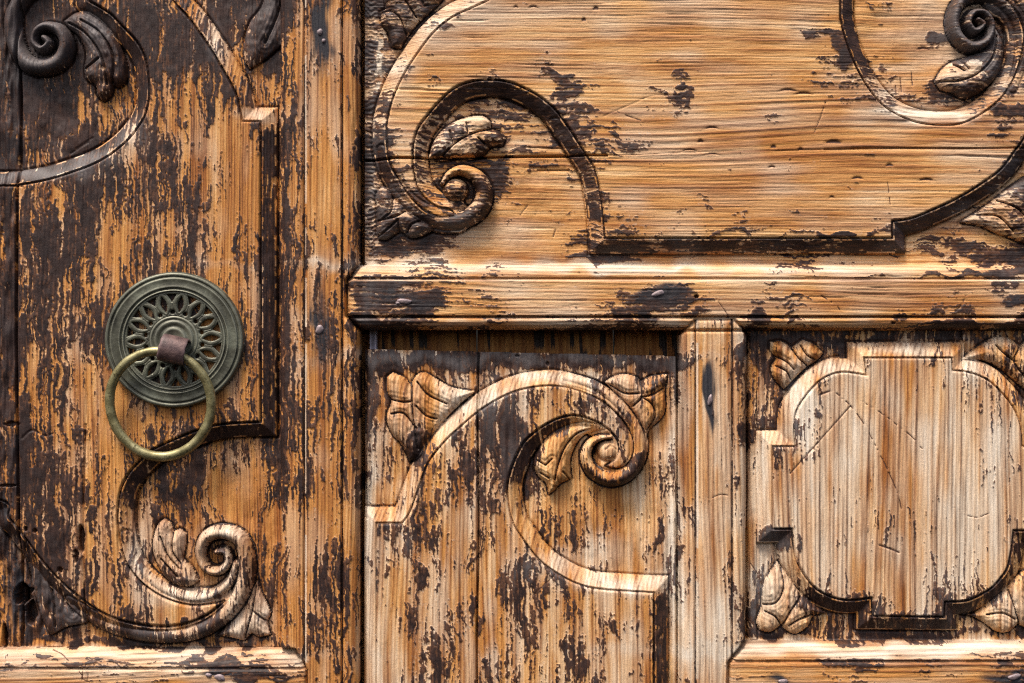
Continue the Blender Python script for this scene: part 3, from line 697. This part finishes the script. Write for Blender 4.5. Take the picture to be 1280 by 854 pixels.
# dark horizontally ribbed margin of the upper panel
m = (PAN == 2) & (X < 482) & (DF > BW)
REL[m] += 0.7 * np.sin(Y[m] * 1.1 + 2 * n0(X[m] / 6, Y[m] / 20, 124)) * np.exp(-((X[m] - 462) / 8) ** 2) * (0.5 + vnoise(X[m] / 12, Y[m] / 30, 125))
# pale peeled strip in that margin
m = (PAN == 2) & (DF > BW) & ~CARVE
g = np.exp(-((X - (474 + 3 * np.sin(Y / 20))) / 4.5) ** 2) * sstep(28, 45, Y) * sstep(118, 98, Y) * m
g = g * sstep(.35, .55, vnoise(X / 4, Y / 6, 126))
PAINT *= (1 - g).astype(F32); BL = np.clip(BL + g, 0, 1)
# arrises worn through to bright wood
lip = pm * np.exp(-((DF - 3.2) / 1.1) ** 2) * (vnoise(X / 9, Y / 9, 131) > 0.42) * (~CARVE)
PAINT *= (1 - 0.85 * lip * (vnoise(X / 3, Y / 3, 132) > .33)).astype(F32)
lip2 = pm * np.exp(-((DF - BW + 1.0) / 1.2) ** 2) * (vnoise(X / 12, Y / 7, 133) > 0.5) * (~CARVE)
PAINT *= (1 - 0.85 * lip2).astype(F32)
for (px, side) in ((381, 1), (869.5, 1)):
    g = np.exp(-((X - px - 1.6) / 1.2) ** 2) * ((LAB == L_ST) | (LAB == L_MS)) * (vnoise(Y / 30, X * 0 + px, 134) > .3)
    PAINT *= (1 - .9 * g).astype(F32); BL = np.clip(BL + g * .9, 0, 1)
g = np.exp(-((Y - 351) / 1.6) ** 2) * (LAB == L_R1); PAINT *= (1 - .7 * g).astype(F32); BL = np.clip(BL + g * .4, 0, 1)

HF = (Hh + REL).astype(F32)

# ------------------------------------------------------------------ materials
def nt(name):
    m = bpy.data.materials.new(name); m.use_nodes = True
    t = m.node_tree
    for n in list(t.nodes): t.nodes.remove(n)
    out = t.nodes.new('ShaderNodeOutputMaterial'); b = t.nodes.new('ShaderNodeBsdfPrincipled')
    t.links.new(b.outputs[0], out.inputs[0])
    return m, t, b
def N(t, typ, **kw):
    n = t.nodes.new(typ)
    for k, v in kw.items(): setattr(n, k, v)
    return n
def val(t, src, inp):
    if isinstance(src, (int, float)): inp.default_value = src
    elif isinstance(src, tuple): inp.default_value = src
    else: t.links.new(src, inp)
def math_(t, op, a, b=0.0, clamp=False):
    n = N(t, 'ShaderNodeMath', operation=op, use_clamp=clamp)
    val(t, a, n.inputs[0]); val(t, b, n.inputs[1]); return n.outputs[0]
def mix(t, f, a, b, mode='MIX'):
    n = N(t, 'ShaderNodeMix', data_type='RGBA', blend_type=mode)
    val(t, f, n.inputs[0]); val(t, a, n.inputs[6]); val(t, b, n.inputs[7]); return n.outputs[2]
def attr(t, name):
    n = N(t, 'ShaderNodeAttribute', attribute_name=name); return n.outputs['Fac']
def noise(t, vec, scale, detail=4, rough=.6):
    n = N(t, 'ShaderNodeTexNoise'); val(t, vec, n.inputs['Vector']); n.inputs['Scale'].default_value = scale
    n.inputs['Detail'].default_value = detail; n.inputs['Roughness'].default_value = rough; return n.outputs['Fac']
def ramp(t, f, stops):
    n = N(t, 'ShaderNodeValToRGB'); val(t, f, n.inputs[0])
    e = n.color_ramp.elements
    while len(e) < len(stops): e.new(0.5)
    for i, (p, c_) in enumerate(stops): e[i].position = p; e[i].color = (*c_, 1)
    return n.outputs[0]
def wood(name, horizontal):
    m, t, b = nt(name)
    geo = N(t, 'ShaderNodeTexCoord').outputs['Object']
    mp = N(t, 'ShaderNodeMapping'); t.links.new(geo, mp.inputs[0])
    mp.inputs['Scale'].default_value = (0.08, 1, 1) if horizontal else (1, 1, 0.08)
    st = mp.outputs[0]
    fib = noise(t, st, 900, 3, .6)
    spk = noise(t, geo, 420, 5, .65)
    gr = attr(t, 'grain'); edge = noise(t, mp.outputs[0], 1500, 2, .6); tone = attr(t, 'tone'); bl = attr(t, 'bleach'); pa_raw = attr(t, 'paint'); stn = attr(t, 'stain_darken')
    pa = math_(t, 'ADD', math_(t, 'MULTIPLY', math_(t, 'ADD', pa_raw, math_(t, 'MULTIPLY', math_(t, 'SUBTRACT', edge, .5), .7)), 4.0), -1.5, True)
    g2 = math_(t, 'ADD', gr, math_(t, 'MULTIPLY', math_(t, 'SUBTRACT', fib, .5), .5))
    light = ramp(t, g2, [(0.08, (.68, .455, .245)), (.42, (.58, .325, .125)), (.72, (.38, .158, .042)), (1.0, (.15, .050, .014))])
    deep = ramp(t, g2, [(0.05, (.56, .285, .085)), (.42, (.43, .182, .043)), (.75, (.22, .070, .014)), (1.0, (.08, .028, .01))])
    w = mix(t, math_(t, 'MULTIPLY', math_(t, 'SUBTRACT', tone, .25), 1.35, True), light, deep)
    pale = ramp(t, g2, [(0.1, (.68, .60, .50)), (.5, (.55, .45, .345)), (.85, (.26, .185, .13)), (1.0, (.12, .08, .06))])
    w = mix(t, bl, w, pale)
    w = mix(t, math_(t, 'MULTIPLY', math_(t, 'GREATER_THAN', spk, .66), .35), w, (.10, .05, .03, 1))
    grime = math_(t, 'MULTIPLY', math_(t, 'SUBTRACT', noise(t, st, 260, 6, .7), .47), 3.2, True)
    w = mix(t, math_(t, 'MULTIPLY', grime, .55), w, (.17, .088, .043, 1))
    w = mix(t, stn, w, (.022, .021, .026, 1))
    pcol = ramp(t, noise(t, geo, 55, 6, .65), [(.3, (.011, .0056, .0052)), (.5, (.022, .0108, .0088)), (.72, (.046, .023, .0175))])
    pcol = mix(t, math_(t, 'MULTIPLY', math_(t, 'SUBTRACT', bl, .3, True), 1.2, True), pcol, mix(t, spk, (.05, .042, .042, 1), (.17, .15, .148, 1)))
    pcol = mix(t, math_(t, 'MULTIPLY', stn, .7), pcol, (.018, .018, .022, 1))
    # thin, half scrubbed paint lets the grain through
    thin = math_(t, 'MULTIPLY', math_(t, 'GREATER_THAN', math_(t, 'ADD', math_(t, 'MULTIPLY', gr, -0.5), math_(t, 'ADD', fib, math_(t, 'MULTIPLY', spk, .6))), .86), .42)
    pcol = mix(t, thin, pcol, (.135, .058, .026, 1))
    film = math_(t, 'MULTIPLY', math_(t, 'SUBTRACT', 1.0, attr(t, 'thick')), math_(t, 'ADD', .25, math_(t, 'MULTIPLY', fib, 1.1)), True)
    pcol = mix(t, math_(t, 'MULTIPLY', film, .8), pcol, mix(t, gr, (.17, .072, .032, 1), (.075, .031, .017, 1)))
    col = mix(t, pa, w, pcol)
    t.links.new(col, b.inputs['Base Color'])
    r = math_(t, 'ADD', math_(t, 'MULTIPLY', pa, -0.16), math_(t, 'ADD', .70, math_(t, 'MULTIPLY', math_(t, 'SUBTRACT', spk, .5), .35)))
    t.links.new(r, b.inputs['Roughness'])
    b.inputs['Specular IOR Level'].default_value = 0.3
    bp = N(t, 'ShaderNodeBump'); bp.inputs['Strength'].default_value = .8; bp.inputs['Distance'].default_value = .0006
    hgt = math_(t, 'ADD', math_(t, 'MULTIPLY', fib, math_(t, 'SUBTRACT', 1.0, math_(t, 'MULTIPLY', pa, .35))), math_(t, 'MULTIPLY', spk, .5))
    t.links.new(hgt, bp.inputs['Height']); t.links.new(bp.outputs[0], b.inputs['Normal'])
    return m
M_V = wood('weathered_wood_vertical', False)
M_H = wood('weathered_wood_horizontal', True)

def metal(name, stops, metallic, rough, scale=140, bump=.0004, speck=None):
    m, t, b = nt(name)
    geo = N(t, 'ShaderNodeTexCoord').outputs['Object']
    n1 = noise(t, geo, scale, 7, .65); n2 = noise(t, geo, scale * 6, 4, .6)
    n3 = noise(t, geo, scale * .22, 5, .6)
    c_ = ramp(t, math_(t, 'ADD', math_(t, 'MULTIPLY', n1, .6), math_(t, 'MULTIPLY', n3, .4)), stops)
    if speck:
        c_ = mix(t, math_(t, 'MULTIPLY', math_(t, 'GREATER_THAN', n2, .62), .8), c_, (*speck, 1))
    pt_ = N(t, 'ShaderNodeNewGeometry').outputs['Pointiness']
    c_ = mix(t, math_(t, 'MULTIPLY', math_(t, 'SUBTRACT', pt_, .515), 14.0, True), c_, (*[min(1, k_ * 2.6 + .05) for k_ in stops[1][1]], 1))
    t.links.new(c_, b.inputs['Base Color'])
    b.inputs['Metallic'].default_value = metallic
    t.links.new(math_(t, 'ADD', rough - .12, math_(t, 'MULTIPLY', n1, .25)), b.inputs['Roughness'])
    bp = N(t, 'ShaderNodeBump'); bp.inputs['Strength'].default_value = .5; bp.inputs['Distance'].default_value = bump
    t.links.new(math_(t, 'ADD', n1, math_(t, 'MULTIPLY', n2, .6)), bp.inputs['Height']); t.links.new(bp.outputs[0], b.inputs['Normal'])
    return m
M_BRONZE = metal('patinated_bronze', [(.38, (.026, .025, .018)), (.5, (.070, .070, .050)), (.62, (.135, .142, .105))], .45, .46, 75)
M_BRASS = metal('worn_brass', [(.35, (.10, .09, .042)), (.5, (.25, .22, .105)), (.66, (.42, .38, .21))], .6, .46, 90, speck=(.07, .06, .025))
M_RUST = metal('rusty_iron', [(.38, (.022, .013, .013)), (.5, (.060, .034, .034)), (.64, (.13, .078, .070))], .35, .55, 110, bump=.0008)
M_NAIL = metal('nail_iron', [(.35, (.04, .03, .033)), (.5, (.10, .075, .078)), (.65, (.22, .155, .15))], .3, .55, 300)
M_LILAC = metal('pale_liner', [(.3, (.20, .18, .22)), (.7, (.30, .27, .33))], 0, .8, 60)

# ------------------------------------------------------------------ object helpers
COL = sc.collection
def link(o, parent=None):
    COL.objects.link(o)
    if parent: o.parent = parent
    return o
def empty(name, parent=None, loc=(0, 0, 0)):
    o = bpy.data.objects.new(name, None); o.empty_display_size = .02
    link(o, parent); o.location = loc
    return o
ATT = dict(paint=PAINT, grain=GR, tone=np.clip(TONE, 0, 1), bleach=BL, stain_darken=STAIN_DARKEN, thick=np.maximum(sstep(-.1, 1.25, PT + .35 * n0(U / 1.6, V / 9, 401)), sstep(.9, 1, cc_) * .5))
PX = ((X - CX) * S).astype(F32); PZ = ((CY - Y) * S).astype(F32); PYY = (-HF * S).astype(F32)
cellL = LAB[:-1, :-1].copy()
for a_ in (LAB[1:, :-1], LAB[:-1, 1:], LAB[1:, 1:]):
    cellL[a_ == 0] = 0
def build_sheet(lab, name, parent, material, back=-40.0):
    cm = cellL == lab
    if not cm.any(): return None
    jj, ii = np.nonzero(cm)
    idx = jj * NX + ii
    quads = np.stack([idx, idx + NX, idx + NX + 1, idx + 1], 1)
    # sides: edges of cells whose neighbour is another piece
    pad = np.zeros((cm.shape[0] + 2, cm.shape[1] + 2), bool); pad[1:-1, 1:-1] = cm
    sides = []
    for dj, di, e in ((-1, 0, (3, 0)), (1, 0, (1, 2)), (0, -1, (0, 1)), (0, 1, (2, 3))):
        nb = pad[1 + jj + dj, 1 + ii + di]
        q = quads[~nb]
        sides.append(q[:, list(e)])
    E = np.concatenate(sides)
    uniq, inv = np.unique(quads.ravel(), return_inverse=True)
    nq = len(quads); nv = len(uniq)
    fx = PX.ravel(); fy = PYY.ravel(); fz = PZ.ravel()
    top = np.stack([fx[uniq], fy[uniq], fz[uniq]], 1)
    eu, einv = np.unique(E.ravel(), return_inverse=True)
    st = np.stack([fx[eu], fy[eu], fz[eu]], 1)
    sb = st.copy(); sb[:, 1] = -back * S
    ne = len(eu)
    verts = np.concatenate([top, st, sb]).astype(F32)
    e2 = einv.reshape(-1, 2) + nv
    sq = np.stack([e2[:, 1], e2[:, 0], e2[:, 0] + ne, e2[:, 1] + ne], 1)
    faces = np.concatenate([inv.reshape(-1, 4), sq]).astype(np.int32)
    me = bpy.data.meshes.new(name)
    me.vertices.add(len(verts)); me.vertices.foreach_set('co', verts.ravel())
    me.loops.add(faces.size); me.loops.foreach_set('vertex_index', faces.ravel())
    me.polygons.add(len(faces)); me.polygons.foreach_set('loop_start', np.arange(0, faces.size, 4, dtype=np.int32))
    me.update(calc_edges=True)
    allidx = np.concatenate([uniq, eu, eu])
    for k, A in ATT.items():
        at = me.attributes.new(k, 'FLOAT', 'POINT')
        at.data.foreach_set('value', A.ravel()[allidx].astype(F32))
    me.materials.append(material)
    return link(bpy.data.objects.new(name, me), parent)

door = empty('carved_door')
door['label'] = 'weathered carved wooden door of framed panels with scrolls, dark brown paint flaking off bare wood'
door['category'] = 'door'; door['kind'] = 'thing'
panels = {}
for k, lb in ((1, 'left panel with the bronze ring pull, dark paint flaking to orange wood'), (2, 'upper right panel of bare horizontal grain with two spirals'),
              (3, 'slipped centre panel with a single bare spiral and a gap above it'), (4, 'lower right panel with a raised bare cartouche and four corner leaves')):
    panels[k] = empty('panel', door); panels[k]['label'] = lb
for k, info in names.items():
    par = door if info['parent'] == 'door' else panels[int(info['parent'][1])]
    hz = info['parent'] == 'p2' or info['name'] == 'rail'
    o = build_sheet(k, info['name'], par, M_H if hz else M_V)
    if o and info.get('label'): o['label'] = info['label']

# ------------------------------------------------------------------ boarding behind the open gap and lining strips
def slab(name, x0, y0, x1, y1, h0, h1, mat, parent, seed=0, nx=40, ny=6, rough=.5):
    bm = bmesh.new()
    g = [[bm.verts.new(W3(x0 + (x1 - x0) * i / nx, y0 + (y1 - y0) * j / ny, h1 + rough * random.uniform(-1, 1))) for i in range(nx + 1)] for j in range(ny + 1)]
    for j in range(ny):
        for i in range(nx):
            bm.faces.new((g[j][i], g[j + 1][i], g[j + 1][i + 1], g[j][i + 1]))
    c4 = [bm.verts.new(W3(a, b_, h0)) for a, b_ in ((x0, y0), (x0, y1), (x1, y1), (x1, y0))]
    ed = [[g[j][0] for j in range(ny + 1)], [g[ny][i] for i in range(nx + 1)], [g[j][nx] for j in range(ny, -1, -1)], [g[0][i] for i in range(nx, -1, -1)]]
    for k in range(4):
        bm.faces.new(ed[k][::-1] + [c4[k], c4[(k + 1) % 4]])
    bm.faces.new(c4[::-1])
    bmesh.ops.recalc_face_normals(bm, faces=bm.faces)
    me = bpy.data.meshes.new(name); bm.to_mesh(me); bm.free()
    n = len(me.vertices)
    co = np.empty(n * 3); me.vertices.foreach_get('co', co); co = co.reshape(-1, 3)
    px = co[:, 0] / S + CX; py = CY - co[:, 2] / S
    for k_, arr in dict(paint=(vnoise(px / 6 + seed, py / 20, 7) > .72).astype(float) * .9, grain=.3 + .6 * vnoise(px / 3, py / 60, 8), tone=np.full(n, .85), bleach=np.zeros(n), stain_darken=np.zeros(n), thick=np.ones(n)).items():
        at = me.attributes.new(k_, 'FLOAT', 'POINT'); at.data.foreach_set('value', arr.astype(F32))
    me.materials.append(mat)
    return link(bpy.data.objects.new(name, me), parent)
backing = empty('backing', door); backing['label'] = 'dark inner boarding seen through the gap above the slipped panel'
for (a, b_) in ((330, 594), (595.5, 770), (771.5, 960)):
    slab('board', a, -340, b_, 1190, -82, -66, M_V, backing, a, nx=90, ny=60)
for (a, b_) in ((-340, 328.5), (961.5, 1620)):
    slab('board', a, -340, b_, 1190, -82, -66, M_V, backing, a, nx=12, ny=12)
slab('lining_strip', 459, 400, 467, 446, -62, -40, M_LILAC, door, nx=3, ny=6, rough=.1)

# ------------------------------------------------------------------ nails
def hsample(x, y):
    return float(HF[np.searchsorted(ys, y), np.searchsorted(xs, x)])
def nail(px, py, rx, ry, rot, lbl=None):
    bm = bmesh.new()
    rings = [(0.0, 2.2), (.45, 2.0), (.8, 1.3), (1.0, .2), (1.02, -3.0)]
    h0 = max(hsample(px, py), hsample(px + 2, py), hsample(px - 2, py)) + .2
    vs = []
    n = 14
    for r, z in rings[1:]:
        vs.append([bm.verts.new(W3(px + (rx * r * math.cos(a) * math.cos(rot) - ry * r * math.sin(a) * math.sin(rot)) * (1 + .12 * math.sin(3 * a + px)),
                                    py + (rx * r * math.cos(a) * math.sin(rot) + ry * r * math.sin(a) * math.cos(rot)) * (1 + .12 * math.sin(2 * a + py)),
                                    h0 + z + random.uniform(-.25, .25) * (z > 0))) for a in [2 * math.pi * k / n for k in range(n)]])
    c0 = bm.verts.new(W3(px, py, h0 + 2.1))
    for k in range(n):
        bm.faces.new((c0, vs[0][k], vs[0][(k + 1) % n]))
        for j in range(len(vs) - 1):
            bm.faces.new((vs[j][k], vs[j + 1][k], vs[j + 1][(k + 1) % n], vs[j][(k + 1) % n]))
    bm.faces.new(vs[-1])
    bmesh.ops.recalc_face_normals(bm, faces=bm.faces)
    for f in bm.faces: f.smooth = True
    me = bpy.data.meshes.new('nail'); bm.to_mesh(me); bm.free(); me.materials.append(M_NAIL)
    return link(bpy.data.objects.new('nail', me), door)
for a in ((400.5, 41, 3.6, 4, 0), (405, 52, 2.4, 3, .3), (400, 412, 6, 4.5, -1.0), (506, 377, 9, 3.4, .05), (498, 379, 3.5, 2.4, 0), (822, 367, 8, 3.6, -.25), (887, 500, 3.2, 7, .15), (276, 846, 7, 4, .4), (262, 843, 4, 3, .2), (978, 851, 6, 3.5, .1), (1266, 845, 8, 3.6, -.2)):
    nail(*a)

# ------------------------------------------------------------------ ring pull
PXC, PYC = 219.0, 425.0
pull = empty('ring_pull', None, W3(PXC, PYC, 0))
pull['label'] = 'green bronze pierced round plate with a brass ring hanging from a rusty staple'
pull['category'] = 'door pull'; pull['kind'] = 'thing'
PSC = (1.0, 1.0, .975)
def child_mesh(name, verts, faces, mat, smooth=True):
    me = bpy.data.meshes.new(name)
    me.from_pydata([tuple(v_) for v_ in verts], [], faces); me.update()
    for p_ in me.polygons: p_.use_smooth = smooth
    me.materials.append(mat)
    return link(bpy.data.objects.new(name, me), pull)
H0 = 2.6
def plate_h(r):
    return H0 + np.interp(r, [0, 30, 31.5, 60, 61.5, 62.5, 64, 65, 66.2, 67.5, 69, 74, 79, 80.5, 82.5, 85, 86.6, 87.2, 87.2],
                          [5.5, 5.5, 6.2, 6.2, 5.8, 8.0, 8.0, 6.0, 6.2, 9.2, 8.2, 7.6, 8.4, 5.6, 8.0, 7.4, 4.6, 2.0, -1.5])
NT = 14 * 44
rr = list(np.arange(26, 63.01, .62)) + [63.6, 64.4, 65, 65.6, 66.2, 67, 68, 69, 71, 73, 75, 77, 78.5, 79.5, 80.3, 81, 82, 83, 84, 85, 86, 86.7, 87.2, 87.25]
def pattern(r, th):
    """signed distance to the open parts of the tracery, negative inside a hole"""
    n_ = 14
    step = 2 * math.pi / n_
    off = math.radians(80.0)
    a = (th - off) / step
    k = np.round(a); dx = (a - k) * step * r; dy = r - 46.5          # petal eye
    eye = np.abs(dx) - 4.2 * np.clip(1 - np.abs(dy / 11.0) ** 1.7, -1, 1)
    eye = np.where(np.abs(dy) > 11.0, 3.0, eye)
    a2 = a - .5; k2 = np.round(a2); ex = (a2 - k2) * step * r
    dot = np.hypot(ex, r - 35.8) - 3.0
    tri = np.maximum(np.abs(ex) - 6.6 * np.clip((r - 48.0) / 10.8, -1, 1), r - 59.0)
    tri = np.where(r < 48, 4, tri)
    return np.minimum(np.minimum(eye, dot), tri)
th = np.arange(NT) * 2 * math.pi / NT
R_, T_ = np.meshgrid(np.array(rr), th, indexing='ij')
SD = pattern(R_, T_)
# outline of each petal is a shallow raised rim
n_ = 14; step_ = 2 * math.pi / n_
a_ = (T_ - math.radians(80)) / step_
dx_ = np.abs((a_ - np.round(a_)) * step_ * R_)
HP = plate_h(R_)
zone = (R_ > 31) & (R_ < 60)
HP = HP - zone * 1.0 * np.exp(-np.clip(SD, 0, 9) / .7)
pet = dx_ - 9.2 * np.clip(1 - ((R_ - 47) / 15.5) ** 2, 0, 1)
HP = HP - zone * .45 * np.exp(-(pet / .8) ** 2)
ins = (SD < 0) & zone
HP = HP + .12 * np.random.RandomState(3).randn(*HP.shape) * .3
vx = R_ * np.cos(T_) * S; vz = R_ * np.sin(T_) * S * PSC[2]
verts = np.stack([vx.ravel(), (-HP * S).ravel(), vz.ravel()], 1)
nR = len(rr)
hole_v = ins
fc = []
open_cell = np.zeros((nR - 1, NT), bool)
jn = (np.arange(NT) + 1) % NT
cnt = hole_v[:-1].astype(int) + hole_v[1:] + hole_v[:-1][:, jn] + hole_v[1:][:, jn]
open_cell = cnt >= 3
vid = np.arange(nR * NT).reshape(nR, NT)
q = np.stack([vid[:-1], vid[1:], vid[1:][:, jn], vid[:-1][:, jn]], -1)
solid = q[~open_cell]
extra = []; walls = []; back = {}
def bk(i):
    if i not in back:
        back[i] = len(verts) + len(extra); v_ = verts[i].copy(); v_[1] = -(H0 - .6) * S; extra.append(v_)
    return back[i]
oc = open_cell
for i in range(nR - 1):
    for j in range(NT):
        if not oc[i, j]: continue
        a0, b0, c0, d0 = [int(v_) for v_ in q[i, j]]
        for (ni, nj, e0, e1) in ((i - 1, j, d0, a0), (i + 1, j, b0, c0), (i, (j - 1) % NT, a0, b0), (i, (j + 1) % NT, c0, d0)):
            if not oc[ni, nj]:
                walls.append((e0, e1, bk(e1), bk(e0)))
child_mesh('backplate', np.concatenate([verts, np.array(extra)]), [tuple(int(t_) for t_ in f) for f in solid] + walls, M_BRONZE)
def lathe(name, prof, mat, n=96, cx=0, cz=0):
    V_ = []; Fc = []
    for r, h in prof:
        for k in range(n):
            a = 2 * math.pi * k / n
            V_.append(((cx + r * math.cos(a)) * S, -h * S, (cz + r * math.sin(a) * PSC[2]) * S))
    for i in range(len(prof) - 1):
        for k in range(n):
            Fc.append((i * n + k, (i + 1) * n + k, (i + 1) * n + (k + 1) % n, i * n + (k + 1) % n))
    Fc.append(tuple(range(n)))
    return child_mesh(name, V_, Fc, mat)
lathe('boss', [(4, 8.4), (8, 8.8), (12, 10.6), (14.5, 11.2), (16, 10.0), (17.2, 8.8), (19, 9.4), (22, 10.4), (24.0, 10.4), (25.2, 8.8), (26.6, 8.6), (28, 9.6), (29.6, 9.4), (30.6, 8.4), (30.9, 6)], M_BRONZE)
def sweep(name, path, prof_fn, mat, closed=True, nprof=20):
    """path: list of (centre, normal_a, normal_b); prof_fn(k, t) -> (u, v)"""
    V_ = []; Fc = []; n = len(path)
    for i, (c_, u_, w_) in enumerate(path):
        for k in range(nprof):
            a, b_ = prof_fn(i / n, 2 * math.pi * k / nprof)
            V_.append(c_ + u_ * a + w_ * b_)
    for i in range(n if closed else n - 1):
        for k in range(nprof):
            i2 = (i + 1) % n
            Fc.append((i * nprof + k, i * nprof + (k + 1) % nprof, i2 * nprof + (k + 1) % nprof, i2 * nprof + k))
    if not closed:
        Fc.append(tuple(range(nprof))); Fc.append(tuple((n - 1) * nprof + k for k in range(nprof))[::-1])
    return child_mesh(name, [tuple(v_) for v_ in V_], Fc, mat)
# ring: hangs from the staple, leaning back so that its foot rests on the door
rc = Vector(((204.2 - PXC) * S, 0, (PYC - 504.3) * S))
RR = 63.6
path = []
NRG = 180
tilt = lambda zz: 18.0 + (zz / 66.0) * 11.0       # height of the wire above the door
for k in range(NRG):
    a = 2 * math.pi * k / NRG
    wob = .5 * math.sin(3 * a + .4)
    lx = (RR - .6 + wob) * math.cos(a); lz = (RR + 2.2 + wob) * math.sin(a)
    p_ = rc + Vector((lx * S, -tilt(lz) * S, lz * S))
    rad = Vector((math.cos(a), -math.sin(a) * 11 / 66.0, math.sin(a))).normalized()
    path.append((p_, rad, Vector((0, -1, 0))))
def ringprof(t_, k):
    a = 2 * math.pi * t_
    w = 5.7 + .7 * (0.5 - .5 * math.sin(a)) + .12 * math.sin(9 * a) + .1 * math.sin(23 * a + 1)
    return (w * math.cos(k) * S, w * math.sin(k) * S)
sweep('ring', path, ringprof, M_BRASS, True, 24)
# staple: a strap of iron folded round the ring and driven through the boss
sc_ = Vector(((222 - PXC) * S, 0, (PYC - 437) * S))
rot = math.radians(-13)
ax = Vector((math.cos(rot), 0, math.sin(rot)))         # across the strap
dn = Vector((-ax.z * -1, 0, -ax.x)) if False else Vector((math.sin(rot), 0, -math.cos(rot)))
outw = Vector((0, -1, 0))
loop = []
ctr = [(-13, 9), (-14, 14), (-15.5, 21), (-15, 28), (-11, 34), (-4, 37.5), (4, 38), (11, 35), (15, 29), (15.5, 21), (13, 14), (9, 9.5)]
cc = open_curve([np.array(c_, float) for c_ in ctr], 1.5)
NP = 16
V_ = []; Fc = []
nC = len(cc)
for i, (s_, h_) in enumerate(cc):
    tg = cc[min(i + 1, nC - 1)] - cc[max(i - 1, 0)]; tg = tg / (np.linalg.norm(tg) + 1e-9)
    nn = np.array([-tg[1], tg[0]])
    hw = 15.8 + 1.6 * i / nC + .3 * math.sin(i * .9); tk = 1.7
    for k in range(NP):
        a = 2 * math.pi * k / NP
        u = math.copysign(abs(math.cos(a)) ** .35, math.cos(a)) * hw; v_ = math.copysign(abs(math.sin(a)) ** .7, math.sin(a)) * tk
        s2 = s_ + nn[0] * v_; h2 = h_ + nn[1] * v_
        V_.append(sc_ + (ax * u + dn * s2 + outw * h2) * S)
for i in range(nC - 1):
    for k in range(NP):
        Fc.append((i * NP + k, i * NP + (k + 1) % NP, (i + 1) * NP + (k + 1) % NP, (i + 1) * NP + k))
Fc.append(tuple(range(NP))[::-1]); Fc.append(tuple((nC - 1) * NP + k for k in range(NP)))
child_mesh('staple', V_, Fc, M_RUST)
bpy.context.view_layer.update()
